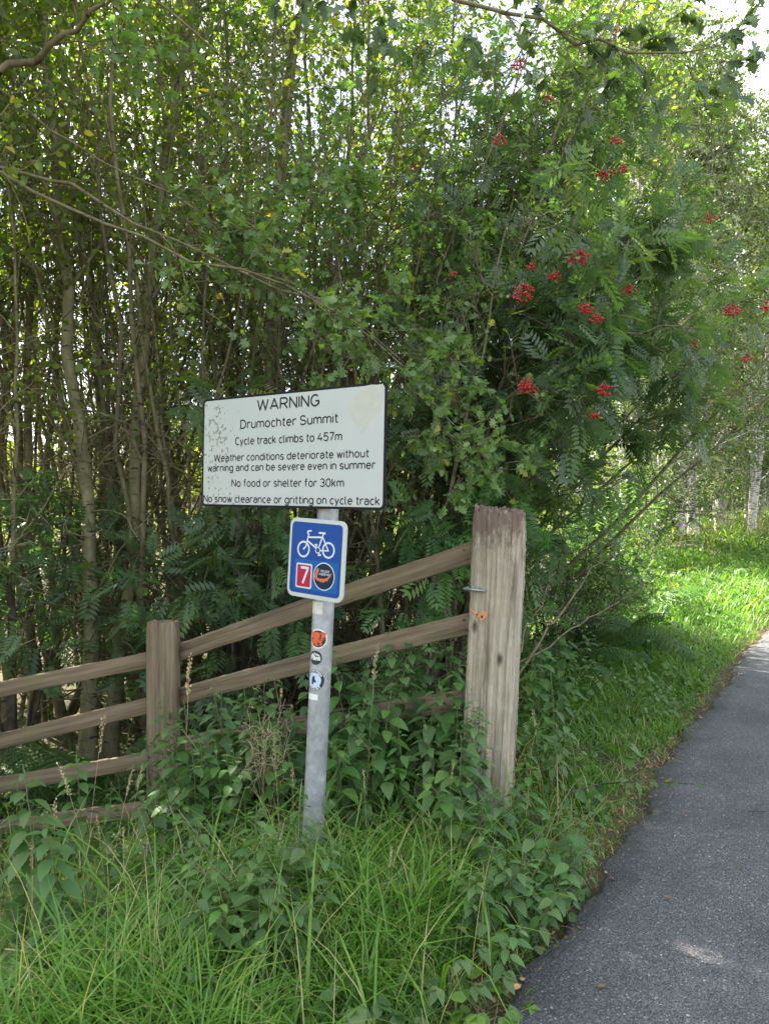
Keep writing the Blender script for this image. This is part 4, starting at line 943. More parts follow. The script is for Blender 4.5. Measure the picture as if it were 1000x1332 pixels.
# the thicket goes on outside the picture and throws the shade in which the signs stand
for i, (x, y) in enumerate(((-2.85, 4.6), (-3.3, 3.8), (-3.5, 5.1), (-4.3, 4.3), (-4.6, 6.2), (-4.2, 3.0), (-5.8, 5.0))):
    plant_tree('slim_tree', 'tree', (x, y), shapes[(i + 1) % 4], 'pale tree beyond the edge of the view carrying the thicket on', 'trees carrying the thicket on beside the fence', rng.uniform(0, 6.28), rng.uniform(0.85, 1.1))

dense = aspen(139, 8.4, 0.055, (0.15, 0), 1, barkm='pale_bark', nb=46, b0=0.42, per=9, bl=1.7)  # thickened crown for unseen trees added to shade the path and front grass
for x, y, lb in ((-3.05, 4.75, 'leafy tree beyond the edge of the view, its crown reaching in over the fence'), (-3.35, 5.9, 'leafy tree beyond the edge of the view, second behind the fence'), (-3.9, 5.3, 'leafy tree beyond the edge of the view, a step farther out'), (-2.9, 3.9, 'leafy tree beyond the edge of the view, close before the fence')):
    plant_tree('slim_tree', 'tree', (x, y), dense, lb, G_TH, rngS.uniform(0, 6.28))
# leafy tops filling the canopy above the paler trunks
tops = aspen(138, 8.8, 0.040, (0.1, 0), 1, barkm='grey_bark', nb=40, b0=0.50, per=6, bl=1.5)
for px, d, lb in ((60, 7.0, 'slim tree whose leafy top fills the canopy above the outer boards'), (175, 7.4, 'slim tree whose leafy top fills the canopy above the square post'), (300, 7.2, 'slim tree whose leafy top fills the canopy above the warning board'), (420, 8.0, 'slim tree whose leafy top fills the canopy above the signs pole'), (510, 7.6, 'slim tree with a leafy top at the near side of the rowan'), (600, 8.4, 'slim tree whose leafy top shows over the rowan')):
    plant_tree('slim_tree', 'tree', at(px, d), tops, lb, G_TH, rngS.uniform(0, 6.28), rngS.uniform(0.92, 1.05))

# ------------------------------------------------------------------ rowan with red berries, hawthorn boughs
M['berry'] = plain('berry', (0.40, 0.006, 0.018), 0.38, spec=0.35, noise=0.35, scale=90)
bmv = []
def ico(r=1.0):
    import bmesh
    bm = bmesh.new(); bmesh.ops.create_icosphere(bm, subdivisions=1, radius=r)
    V = np.array([v.co[:] for v in bm.verts]); F = np.array([[v.index for v in f.verts] for f in bm.faces]); bm.free(); return V, F
ICO = ico()
def bough(rng, gw, gl, pts, r0, leaf, **kw):
    """a bough through measured points, with side branches"""
    pts = np.array(pts, float); t = np.linspace(0, 1, len(pts)); tt = np.linspace(0, 1, 16)
    # smooth interpolation
    P = np.stack([np.interp(tt, t, pts[:, k_]) for k_ in range(3)], -1)
    for _ in range(2): P[1:-1] = (P[:-2] + 2 * P[1:-1] + P[2:]) / 4
    P[1:-1] += rng.normal(0, 0.022, (14, 3))
    rd = np.linspace(r0, max(0.003, r0 * 0.18), 16); tubes(gw, P, rd, 7)
    dress(rng, gw, gl, P, rd, leaf, **kw)
    return P
def berry_cluster(rng, c, size, n, parent, origin):
    g = Geo(); p = rng.normal(0, 1, (n, 3)); p = unit(p) * (rng.random((n, 1)) ** 0.4); p = p * np.array((size, size, size * 0.72)) * 0.5
    p[:, 2] -= 0.15 * np.abs(p[:, 0]);
    S = rng.uniform(0.0050, 0.0068, n) * 1.2
    V = (ICO[0][None] * S[:, None, None] + p[:, None]).reshape(-1, 3); F = (np.arange(n)[:, None, None] * len(ICO[0]) + ICO[1][None]).reshape(-1, 3)
    g.add(V, F, 0)
    top = np.array((0, 0, size * 0.55)); st = np.stack([np.linspace(top, q_, 4) for q_ in p[:: 2]]); tubes(g, st, 0.0012, 3, m=1)
    o = link('berry_cluster', g.mesh('berry_cluster', [M['berry'], M['stem']], smooth=True), parent); o.location = Vector(c - origin)

rng = np.random.default_rng(301)
RB = np.array((*at(545, 6.6), 0.0)); RB[2] = float(gz(RB[0], RB[1]))
gw, gl = Geo(), Geo()
RK = dict(nb=8, b0=0.36, bl=0.85, ba=(0.5, 1.1), btop=0.5, ntw=4, twl=0.32, per=3, size=0.20, up=1.0, hang=0.5, bdroop=0.015, leafy_from=0.3, bwob=0.1, sub=1)
tips = [  # boughs of the rowan: photo column, row, depth of the tip, size of base
    (751, 330, 5.3), (680, 372, 5.1), (722, 350, 5.5), (768, 405, 5.2), (816, 372, 5.6), (685, 495, 4.9), (785, 500, 5.0), (648, 180, 5.8), (675, 85, 6.2), (790, 222, 5.7), (712, 128, 6.4), (770, 68, 6.6), (803, 42, 6.8),
    (590, 300, 5.6), (600, 90, 6.7), (830, 300, 6.2), (825, 170, 7.0)]
RL = np.array(RB)
for (px, py, d) in tips:
    tip = W(px, py, d); h0 = 0.3 + 0.55 * rng.random() * max(0.4, tip[2] * 0.5)
    b_ = RB + np.array((rng.normal(0, 0.15), rng.normal(0, 0.15), 0.05))
    mid1 = b_ * 0.72 + tip * 0.28; mid1[2] = b_[2] + (tip[2] - b_[2]) * 0.40; mid2 = b_ * 0.32 + tip * 0.68; mid2[2] = b_[2] + (tip[2] - b_[2]) * 0.80
    bough(rng, gw, gl, [b_ - RB, mid1 - RB, mid2 - RB, tip - RB], rng.uniform(0.022, 0.040), 'rowan', **RK)
# loose sprays reaching farther toward the birches
RL2 = dict(RK); RL2.update(nb=6, bl=0.6, b0=0.55)
for (px, py, d) in ((868, 330, 6.4), (885, 415, 6.3), (862, 240, 6.8), (905, 300, 6.6), (870, 500, 6.4), (835, 430, 6.0)):
    tip = W(px, py, d); m1 = RB * 0.65 + tip * 0.35; m1[2] = tip[2] * 0.45; m2 = RB * 0.3 + tip * 0.7; m2[2] = tip[2] * 0.82
    bough(rng, gw, gl, [RB * 0, m1 - RB, m2 - RB, tip - RB], 0.020, 'rowan', **RL2)
# one long bare bough reaching out toward the path with a berry bunch near its end
P_ = [W(640, 470, 5.6), W(740, 452, 5.4), W(850, 428, 5.2), W(925, 404, 5.1), W(995, 390, 5.0)]
bough(rng, gw, gl, [p - RB for p in P_], 0.013, 'rowan', nb=9, b0=0.35, bl=0.35, ntw=3, twl=0.2, per=3, size=0.15, hang=0.5)
rowan = tag(empty('rowan_tree', RB), 'big dark green rowan leaning over the gatepost, hung with bunches of red berries', 'tree')
link('trunk', gw.mesh('trunk', M['grey_bark'], smooth=True), rowan); link('crown', gl.mesh('crown', M['rowan_leaf']), rowan)
for (px, py, d, sz, n) in ((751, 337, 5.08, 0.125, 46), (680, 381, 4.86, 0.125, 50), (720, 360, 5.2, 0.075, 22), (690, 348, 5.3, 0.05, 12), (760, 402, 5.0, 0.085, 26), (775, 415, 4.95, 0.075, 20), (816, 378, 5.35, 0.085, 24),
                           (685, 502, 4.68, 0.105, 38), (785, 507, 4.78, 0.085, 28), (648, 185, 5.5, 0.085, 22), (675, 90, 5.9, 0.10, 26), (784, 229, 5.4, 0.10, 26), (798, 187, 5.6, 0.075, 18), (805, 223, 5.5, 0.06, 12), (712, 132, 6.0, 0.07, 16), (770, 71, 6.2, 0.085, 18),
                           (803, 46, 6.4, 0.085, 18), (950, 403, 4.95, 0.095, 30), (997, 399, 4.9, 0.075, 22), (920, 285, 6.3, 0.11, 20), (903, 450, 5.9, 0.07, 12), (970, 467, 5.2, 0.06, 14), (772, 541, 4.9, 0.05, 12), (538, 222, 6.0, 0.04, 8), (590, 358, 5.3, 0.035, 7)):
    berry_cluster(rng, W(px, py, d - 0.45), sz * 1.15, int(n * 1.35), rowan, RB)
# smaller rowans without berries
def rowan_sapling(seed, H, n=3, spread=0.5, nb=10, bl=0.55):
    rng = np.random.default_rng(seed); st = []
    for i in range(n):
        a = rng.uniform(0, 6.28); st.append((stem_line(rng, H * rng.uniform(0.75, 1), (math.cos(a) * spread, math.sin(a) * spread)), taper(0.016)))
    return build_tree(rng, st, 'rowan', 'dark_bark', dict(nb=nb, b0=0.4, bl=bl, ntw=3, twl=0.28, per=4, size=0.18, up=1.0, hang=0.5, ba=(0.7, 1.2)), sides=6)
for px, d, sd_, H, n, lb in ((292, 5.2, 311, 2.75, 3, 'young dark rowan with drooping fronds of leaf beside the top corner of the warning board'), (270, 5.5, 312, 1.9, 4, 'low bushy young rowan spreading dark leaves just above the square fence post'),
                             (22, 5.5, 313, 2.0, 4, 'young dark rowan with leaves hanging over the outermost fence boards'), (345, 5.6, 316, 1.9, 3, 'young rowan in deep shade hidden partly by the blue sign'), (575, 5.6, 314, 1.7, 3, 'young rowan leafing out behind the top board beside the gatepost'), (745, 8.6, 315, 1.6, 2, 'young rowan growing just beyond the gatepost below the berries')):
    plant_tree('young_rowan', 'tree', at(px, d), rowan_sapling(sd_, H, n), lb, 'young rowans along the fence')
# hawthorn: long pale boughs sweeping across from a trunk beyond the frame
rng = np.random.default_rng(331)
HB = np.array((-3.15, 4.9, 0.0)); HB[2] = float(gz(HB[0], HB[1])); gw, gl = Geo(), Geo()
tr = np.array([HB, W(-140, 500, 4.9), W(-110, 250, 4.8), W(-60, 60, 4.6)]) - HB
tt = np.linspace(0, 1, 14); tr = np.stack([np.interp(tt, np.linspace(0, 1, 4), tr[:, k_]) for k_ in range(3)], -1)
tubes(gw, tr, np.linspace(0.09, 0.05, 14), 10)
HK = dict(b0=0.45, bl=0.55, ba=(0.4, 1.0), ntw=4, twl=0.25, per=7, size=0.062, hang=0.35, sub=1)
for pts, r, kw in (([W(-80, 150, 4.6), W(0, 105, 4.3), W(55, 72, 4.2), W(100, 45, 4.1), W(150, 0, 4.0), W(190, -60, 3.9)], 0.026, dict(nb=5)),
                   ([W(-110, 190, 4.75), W(0, 218, 4.4), W(75, 240, 4.3), W(150, 270, 4.25), W(250, 332, 4.3), W(420, 382, 4.4), W(500, 450, 4.5), W(560, 500, 4.55)], 0.012, dict(nb=12, b0=0.5)),
                   ([W(-120, 60, 4.8), W(0, 105, 4.5), W(40, 165, 4.4), W(120, 205, 4.4), W(210, 240, 4.5), W(330, 330, 4.6), W(440, 410, 4.7)], 0.009, dict(nb=9, b0=0.55)),
                   ([W(-120, 200, 4.6), W(0, 213, 4.2), W(60, 250, 4.15), W(130, 300, 4.1), W(230, 330, 4.1), W(330, 360, 4.2), W(430, 395, 4.3), W(520, 470, 4.4), W(600, 560, 4.4), W(645, 620, 4.3)], 0.011, dict(nb=16, b0=0.5, bl=0.5)),
                   ([W(-90, -40, 4.7), W(100, -60, 4.6), W(195, 0, 4.5), W(270, 55, 4.5), W(350, 125, 4.55), W(400, 200, 4.6), W(440, 250, 4.7)], 0.009, dict(nb=10, b0=0.6))):
    k2 = dict(HK); k2.update(kw); bough(rng, gw, gl, [p - HB for p in pts], r, 'thorn', **k2)
haw = tag(empty('hawthorn_tree', HB), 'hawthorn whose long pale boughs sweep down across the thicket above the warning board', 'tree')
link('trunk', gw.mesh('trunk', M['grey_bark'], smooth=True), haw); link('crown', gl.mesh('crown', M['thorn_leaf']), haw)
# bushy hawthorn filling the space between board and rowan
def thornbush(seed, H, n, spread, lean=(0, 0), **over):
    rng = np.random.default_rng(seed); st = []
    kw = dict(nb=16, b0=0.3, bl=0.8, ba=(0.5, 1.1), ntw=6, twl=0.32, per=10, size=0.058, hang=0.3, sub=1, up=0.9); kw.update(over)
    for i in range(n):
        a = 6.283 * i / n + rng.uniform(-0.4, 0.4); st.append((stem_line(rng, H * rng.uniform(0.7, 1), (lean[0] + math.cos(a) * spread, lean[1] + math.sin(a) * spread)), taper(0.028)))
    return build_tree(rng, st, 'thorn', 'grey_bark', kw, sides=7)
plant_tree('hawthorn_tree', 'tree', at(520, 6.0), thornbush(341, 4.2, 5, 0.8, (0.15, -0.6), nb=11, per=4, ntw=5, dead=14, dead_l=0.6), 'bushy light green hawthorn with small lobed leaves between warning board and rowan')
plant_tree('hawthorn_tree', 'tree', at(440, 6.5), thornbush(342, 5.4, 4, 0.7, (0.2, -0.3), nb=8, per=4, ntw=5, dead=12), 'taller loose hawthorn rising straight behind the warning board')
# overhanging oak-like bough at the very top, from a trunk outside the frame
rng = np.random.default_rng(351)
OB = np.array((-0.9, 6.2, 0.0)); OB[2] = float(gz(OB[0], OB[1])); gw, gl = Geo(), Geo()
OB2 = W(330, 0, 6.2); tr = np.array([OB, W(352, 400, 6.2), W(380, 80, 6.0), W(420, -150, 5.4)]) - OB
tr = np.stack([np.interp(tt, np.linspace(0, 1, 4), tr[:, k_]) for k_ in range(3)], -1); tubes(gw, tr, np.linspace(0.06, 0.03, 14), 9)
OK_ = dict(b0=0.3, bl=0.45, ba=(0.4, 0.9), ntw=3, twl=0.22, per=5, size=0.085, hang=0.6, up=0.5)
for pts, nb in (([W(420, -150, 5.4), W(500, -70, 4.6), W(590, 5, 4.1), W(690, 35, 3.9), W(780, 58, 3.8), W(870, 78, 3.7), W(925, 66, 3.65)], 14), ([W(420, -150, 5.4), W(430, -80, 4.4), W(450, -20, 4.0), W(470, 22, 3.8)], 8), ([W(420, -150, 5.4), W(540, -110, 4.8), W(620, -40, 4.3), W(700, -5, 4.0)], 9)):
    bough(rng, gw, gl, [p - OB for p in pts], 0.016, 'maple', nb=nb, **OK_)
oak = tag(empty('overhanging_tree', OB), 'tree with broad lobed leaves whose bough hangs across the top beneath the sky', 'tree')
link('trunk', gw.mesh('trunk', M['grey_bark'], smooth=True), oak); link('crown', gl.mesh('crown', M['oak_leaf']), oak)

# ------------------------------------------------------------------ scrub beyond the gatepost
def bush(seed, H, n, spread, leaf='bush', size=0.06, nb=12, per=8):
    rng = np.random.default_rng(seed); st = []
    for i in range(n):
        a = rng.uniform(0, 6.28); r_ = spread * math.sqrt(rng.random())
        st.append((stem_line(rng, H * rng.uniform(0.6, 1), (math.cos(a) * r_, math.sin(a) * r_), n=10), taper(0.014, n=10)))
    return build_tree(rng, st, leaf, 'dark_bark', dict(nb=nb, b0=0.15, bl=0.5, ntw=5, twl=0.28, per=per, size=size, hang=0.3, ba=(0.6, 1.2)), sides=5)
bsh = [bush(401, 1.7, 7, 0.9, 'bush', 0.055, 10, 6), bush(402, 2.3, 7, 1.0, 'thorn', 0.055, 10, 7), bush(403, 1.3, 8, 0.9, 'bush', 0.06, 10, 7), bush(404, 1.7, 7, 0.9, 'thorn', 0.06, 9, 5)]
for px, d, k_, s_, lb in ((725, 7.4, 0, 0.9, 'dense green bush right beyond the gatepost'), (775, 9.4, 1, 0.85, 'taller light green bush between the gatepost and the birches'), (700, 8.6, 3, 1.1, 'loose thorny scrub in the shade beneath the berry boughs'), (790, 11.5, 3, 1.0, 'loose scrub catching the sun in front of the birches'),
                          (835, 14.5, 1, 1.0, 'bright hawthorn scrub at the foot of the first birch'), (760, 12.0, 0, 1.4, 'tall bush standing in the second row of the scrub'), (852, 18.0, 2, 1.3, 'low sunlit bush beside the verge under the birches'), (880, 22.0, 0, 1.5, 'round bush beneath the white birch trunks'), (945, 30.0, 1, 1.7, 'leafy bush in the gap under the bend birches'), (985, 33.0, 0, 2.0, 'large bush closing the view where the path bends'), (915, 28.0, 2, 2.0, 'wide low bush behind the tallest birch'), (1020, 31.0, 1, 1.9, 'bush on the far side of the bend'), (785, 8.2, 2, 0.7, 'small bush where the ferns end along the verge')):
    plant_tree('bush', 'bush', at(px, d), bsh[k_], lb, 'bushes along the verge beyond the gatepost', rng.uniform(0, 6.28), s_)

# ------------------------------------------------------------------ birches
def birch(seed, H, r, stems=1, lean=(0, 0)):
    rng = np.random.default_rng(seed); st = []
    for i in range(stems):
        a = rng.uniform(0, 6.28); st.append((stem_line(rng, H * (1 if i == 0 else 0.85), (lean[0] + (stems > 1) * math.cos(a) * 0.8, lean[1] + (stems > 1) * math.sin(a) * 0.8), wob=0.02), taper(r, tip=0.08)))
    kw = dict(nb=int(56 / stems ** 0.6), b0=0.10, bl=2.6, ba=(0.5, 1.0), btop=0.35, ntw=7, twl=0.9, per=17, size=0.095, bdroop=0.03, twdroop=0.28, hang=0.6, up=0.5, sub=2, brad=0.2, leafy_from=0.2)
    return build_tree(rng, st, 'birch', 'birch_bark', kw)
bir = [birch(501, 13.0, 0.13), birch(502, 12.0, 0.10, 2), birch(503, 14.0, 0.12, 1, (0.6, 0))]
blist = [(902, 19.5, 0, 1.0, 0.4, 'tallest white birch trunk above the sunlit grass'), (884, 18.2, 1, 0.95, 2.0, 'forked white birch close beside the tallest white trunk'), (972, 24.0, 2, 0.82, 1.0, 'birch with a slim grey trunk above the pale straw grass'),
         (990, 27.0, 0, 0.85, 3.3, 'birch at the bend where the path goes out of sight'), (850, 19.0, 2, 1.12, 5.1, 'leaning birch whose crown stands up against the bright sky'), (815, 16.0, 1, 1.0, 0.9, 'birch half hidden behind the berry boughs of the rowan'),
         (930, 26.0, 1, 0.95, 4.0, 'birch in the second row behind the tallest white trunk'), (760, 18.5, 0, 0.95, 2.6, 'birch behind the scrub with its crown showing over the rowan'), (1040, 24.0, 1, 0.80, 2.2, 'birch leaning in over the path beyond the bend'), (978, 20.5, 1, 1.0, 1.7, 'full-crowned birch under the corner of open sky'), (1035, 21.0, 0, 0.92, 0.4, 'birch at the edge of the view under the open sky'), (935, 22.5, 0, 0.98, 5.5, 'birch whose top reaches the lower edge of the open sky')]
for px, d, k_, s_, rz_, lb in blist:
    plant_tree('birch_tree', 'tree', at(px, d), bir[k_], lb, 'birch trees along the verge', rz_, s_)
# young birches, leafy to the ground, closing the gap under the tall ones
def young_birch(seed, H):
    rng = np.random.default_rng(seed); return build_tree(rng, [(stem_line(rng, H, (0.2, 0)), taper(0.035)), (stem_line(rng, H * 0.8, (-0.5, 0.2)), taper(0.025))], 'birch', 'birch_bark', dict(nb=36, b0=0.06, bl=1.5, ba=(0.5, 1.1), btop=0.35, ntw=6, twl=0.5, per=12, size=0.075, bdroop=0.02, twdroop=0.15, hang=0.5, up=0.6, sub=1, brad=0.25), sides=7)
yb_ = [young_birch(511, 5.5), young_birch(512, 6.5)]
for px, d, k_, s_, lb in ((850, 15.0, 0, 0.8, 'young birch leafy to the ground at the edge of the rowan'), (945, 22.0, 0, 0.8, 'young birch closing the gap between the white trunks'), (975, 22.0, 1, 1.0, 'young birch hanging over the grass near the bend'), (1005, 24.0, 0, 1.1, 'young birch at the picture side of the bend'), (885, 24.0, 1, 1.1, 'young birch behind the forked white birch'), (830, 17.0, 1, 0.9, 'young birch half behind the rowan sprays')):
    plant_tree('young_birch', 'tree', at(px, d), yb_[k_], lb, 'young birches below the tall ones', px * 1.3, s_)
rng = np.random.default_rng(61)
for i, (px, d) in enumerate(((690, 24), (730, 30), (800, 26), (870, 33), (915, 36), (960, 40), (1010, 36), (1060, 42), (830, 38), (620, 30), (560, 26))):
    plant_tree('birch_tree', 'tree', at(px, d), bir[i % 3], 'distant birch of the wood that closes the view beyond the bend', 'distant birches beyond the bend', rng.uniform(0, 6.28), rng.uniform(0.75, 0.95))
# the far wood, one mass behind everything
g = Geo(); rng = np.random.default_rng(62); n = 26000
th = rng.uniform(-1.15, 1.15, n); rr_ = rng.uniform(52, 70, n); x = rr_ * np.sin(th); y = rr_ * np.cos(th); hmax = np.where(th < 0.12, 2.5, 7.5) + 1.6 * np.sin(th * 23) + 1.6 * np.sin(th * 51 + 1) + 1.2 * np.sin(th * 97)
z = gz(x, y) + hmax * (1 - rng.random(n) ** 1.4)
inst(g, ROUND, np.stack([x, y, z], -1), rng.normal(0, 1, (n, 3)), rng.normal(0, 0.8, (n, 3)) + (0, -0.3, 0.8), rng.uniform(0.4, 0.95, n), 0, rng.random(n))
tag(link('far_wood', g.mesh('far_wood', M['aspen_leaf'])), kind='stuff')
# sunlit trees on the far side of the meadow, seen through the gaps of the thicket
far = [aspen(141, 9.0, 0.10, nb=40, b0=0.15, bl=2.6, dead=0, per=12, size=0.13, ntw=7, twl=0.8), aspen(142, 8.0, 0.09, stems=2, spread=1.2, nb=28, b0=0.12, bl=2.4, dead=0, per=12, size=0.13, ntw=7, twl=0.8)]
for i, (x, y) in enumerate(((-14, 25), (-11, 28), (-7.5, 25.5), (-4.4, 28), (-0.8, 26), (2.4, 27), (-9.5, 33), (-2.5, 33), (-17, 29))):
    plant_tree('meadow_tree', 'tree', (x, y), far[i % 2], 'sunlit tree at the far side of the meadow seen through the thicket', 'trees at the far side of the meadow', rng.uniform(0, 6.28), rng.uniform(0.5, 0.72))
# ------------------------------------------------------------------ grass
def blades(rng, g, pts, Lg, wd, bend, tint, lean=None, n=5):
    k = len(pts); az_ = rng.uniform(0, 6.28, k)
    d = np.stack([np.cos(az_), np.sin(az_)], -1)
    if lean is not None: d = unit(d + np.asarray(lean))
    t = np.linspace(0, 1, n)
    b_ = bend[:, None]
    out_ = (np.sin(t[None] * b_) * t[None]) * Lg[:, None] * 0.85
    up_ = (t[None] * np.cos(t[None] * b_ * 0.72)) * Lg[:, None]
    C_ = np.zeros((k, n, 3)); C_[..., 0] = pts[:, None, 0] + d[:, None, 0] * out_; C_[..., 1] = pts[:, None, 1] + d[:, None, 1] * out_; C_[..., 2] = pts[:, None, 2] + up_
    side = np.stack([-d[:, 1], d[:, 0], np.zeros(k)], -1)
    tw = rng.normal(0, 0.5, k); side = unit(side + d_up(tw, d))
    wv = wd[:, None] * np.array([0.75, 1.0, 0.85, 0.55, 0.05])[None] * 0.5 if n == 5 else wd[:, None] * np.linspace(1, 0.05, n)[None] * 0.5
    A = C_ + side[:, None] * wv[..., None]; B = C_ - side[:, None] * wv[..., None]
    V = np.concatenate([A, B], 1)
    j = np.arange(n - 1); f = np.stack([j, n + j, n + j + 1, j + 1], -1)
    g.add(V, (np.arange(k)[:, None, None] * 2 * n + f[None]).reshape(-1, 4), 0, np.repeat(tint, n - 1))
def d_up(tw, d): return np.stack([d[:, 0] * tw * 0.6, d[:, 1] * tw * 0.6, tw * 0.2], -1)
def field(rng, n, y0, y1, s0, s1, pw=1.0):
    """random points on the verge between distances s0..s1 from the path edge"""
    y = y0 + (y1 - y0) * rng.random(n) ** pw; s = s0 + (s1 - s0) * rng.random(n); x = edge_x(y) - s / 0.86
    return x, y, s
def vnoise(x, y, f, k): return 0.5 + 0.5 * np.sin(x * f + k) * np.sin(y * f * 1.13 - k * 1.7) * 0.7 + 0.15 * np.sin(x * f * 2.7 + y * f * 1.9 + k)
rng = np.random.default_rng(601)
g = Geo()
def sow(n, y0, y1, s0, s1, hl, hw, dry=0.08, bend=(0.5, 1.7), pw=1.0, edge=True, lush=0.5):
    x, y, s = field(rng, n, y0, y1, s0, s1, pw)
    m_ = vnoise(x, y, 3.1, 1.0); keep = rng.random(n) < 0.45 + 0.7 * m_
    if edge: keep &= rng.random(n) < 0.04 + smooth(0.0, np.where(y > 4.5, 0.12, 0.24), s + 0.10 * (vnoise(x, y, 5.0, 3.0) - .5))
    nx_ = np.hypot(x + 0.36, (y - 2.33) * 0.8); keep &= rng.random(n) < 0.25 + 0.75 * smooth(0.15, 0.33, nx_)
    x, y, s, m_ = x[keep], y[keep], s[keep], m_[keep]; k = len(x)
    Lg = rng.uniform(hl[0], hl[1], k) * (0.55 + 0.6 * m_) * np.where(y > 4.5, 0.7 + 0.3 * smooth(0, 0.3, s), 0.5 + 0.5 * smooth(0.0, 0.4, s))
    tint = np.clip(rng.normal(lush - 0.1 + 0.25 * (m_ - .5), 0.17, k), 0, 0.86)
    dp = dry * (0.4 + 1.4 * vnoise(x, y, 1.7, 5.0)); dr = rng.random(k) < dp; tint[dr] = rng.uniform(0.9, 1.0, dr.sum())
    blades(rng, g, np.stack([x, y, gz(x, y) - 0.01], -1), Lg, rng.uniform(hw[0], hw[1], k), rng.uniform(*bend, k) + 0.9 * (rng.random(k) < 0.15), tint)
sow(12000, 1.6, 3.1, 0.02, 1.7, (0.12, 0.30), (0.0035, 0.0075), 0.10, bend=(0.6, 2.2))
sow(4200, 1.7, 2.75, 0.30, 0.95, (0.18, 0.40), (0.004, 0.009), 0.03, bend=(0.6, 2.0), lush=0.62)
sow(8000, 2.9, 5.2, 0.02, 2.0, (0.10, 0.26), (0.004, 0.008), 0.09, bend=(0.6, 2.2))
sow(8000, 1.7, 4.6, 1.5, 3.3, (0.15, 0.38), (0.004, 0.008), 0.18, bend=(0.6, 2.2))
sow(17000, 4.4, 9.5, 0.02, 1.9, (0.10, 0.28), (0.005, 0.010), 0.04, bend=(0.6, 2.0), lush=0.62)
sow(14000, 9, 20, 0.02, 3.6, (0.20, 0.42), (0.009, 0.018), 0.05, lush=0.68)
sow(9000, 18, 40, 0.05, 9.0, (0.30, 0.60), (0.02, 0.035), 0.22, lush=0.66)
sow(2500, 2.0, 12, 3.0, 6.0, (0.15, 0.40), (0.006, 0.012), 0.10)
sow(1500, 1.9, 5.5, -0.01, 0.30, (0.10, 0.24), (0.004, 0.008), 0.10, bend=(0.8, 2.2), edge=False)
# long broad blades and broken straw through the front grass
x, y, s = field(rng, 420, 1.8, 3.4, 0.15, 2.6); k = len(x)
blades(rng, g, np.stack([x, y, gz(x, y)], -1), rng.uniform(0.35, 0.62, k), rng.uniform(0.006, 0.011, k), rng.uniform(1.0, 2.2, k), np.clip(rng.normal(0.6, 0.12, k), 0, 0.86))
x, y, s = field(rng, 900, 1.8, 4.0, 0.1, 3.0); k = len(x)
blades(rng, g, np.stack([x, y, gz(x, y)], -1), rng.uniform(0.2, 0.5, k), rng.uniform(0.002, 0.005, k), rng.uniform(0.2, 2.3, k), rng.uniform(0.9, 1.0, k))
tag(link('grass', g.mesh('grass', M['grass_blade'])), kind='stuff')
# straw-coloured tall grass on the sunlit bank and the pale meadow behind the thicket
g = Geo(); rng = np.random.default_rng(602)
n = 15000; x = rng.uniform(-22, 7, n); y = rng.uniform(10.5, 34, n) ; kp = sdist(x, y) > 6.0; x, y = x[kp], y[kp]; k = len(x)
blades(rng, g, np.stack([x, y, gz(x, y) - 0.02], -1), rng.uniform(0.3, 0.75, k), rng.uniform(0.015, 0.035, k), rng.uniform(0.3, 1.3, k), rng.random(k))
n = 1500; x, y, s = field(rng, n, 14.5, 27, 0.9, 4.2); kp = vnoise(x, y, 0.9, 2.0) > 0.6; x, y = x[kp], y[kp]; k = len(x)
blades(rng, g, np.stack([x, y, gz(x, y) - 0.02], -1), rng.uniform(0.45, 0.95, k), rng.uniform(0.008, 0.016, k), rng.uniform(0.2, 0.9, k), rng.uniform(0.6, 1.0, k))
tag(link('meadow_grass', g.mesh('meadow_grass', M['meadow_grass'])), kind='stuff')
# the other verge of the path, beyond the frame
g = Geo(); rng = np.random.default_rng(603); n = 5000; y = rng.uniform(-3, 26, n); s = rng.uniform(PATH_W + 0.05, PATH_W + 2.6, n); x = edge_x(y) + s / 0.86
blades(rng, g, np.stack([x, y, gz(x, y) - 0.01], -1), rng.uniform(0.2, 0.45, n), rng.uniform(0.01, 0.02, n), rng.uniform(0.4, 1.5, n), np.clip(rng.normal(0.5, 0.2, n), 0, 0.86))
tag(link('verge_grass', g.mesh('verge_grass', M['grass_blade'])), kind='stuff')

# low broad-leaved weeds between the grass
g = Geo(); rng = np.random.default_rng(604)
for n, y0, y1, s0, s1, sz, hh in ((2300, 1.9, 3.4, 0.10, 2.3, 0.050, 0.14), (4200, 3.3, 6.2, 0.06, 2.0, 0.052, 0.22), (4200, 6, 11, 0.10, 2.2, 0.065, 0.26), (2600, 10, 20, 0.1, 3.2, 0.11, 0.3)):
    x, y, s = field(rng, n, y0, y1, s0, s1); kp = vnoise(x, y, 2.3, 4.0) > 0.36 + 0.2 * rng.random(n) - 0.25 * (s > 0.9); x, y, s = x[kp], y[kp], s[kp]; k = len(x)
    pos = np.stack([x, y, gz(x, y) + rng.uniform(0.02, hh, k) * (0.3 + 0.7 * smooth(0.05, 0.6, s))], -1)
    Nn = rng.normal(0, 0.45, (k, 3)); Nn[:, 2] += 1.0; X = rng.normal(0, 1, (k, 3)); X[:, 2] = -0.2 + 0.35 * rng.normal(0, 1, k)
    inst(g, OVAL if sz > 0.06 else ROUND, pos, X, Nn, sz * rng.uniform(0.5, 1.25, k), 0, np.clip(rng.beta(2, 2.4, k), 0, 1))
tag(link('ground_cover', g.mesh('ground_cover', M['weed_leaf'])), kind='stuff')

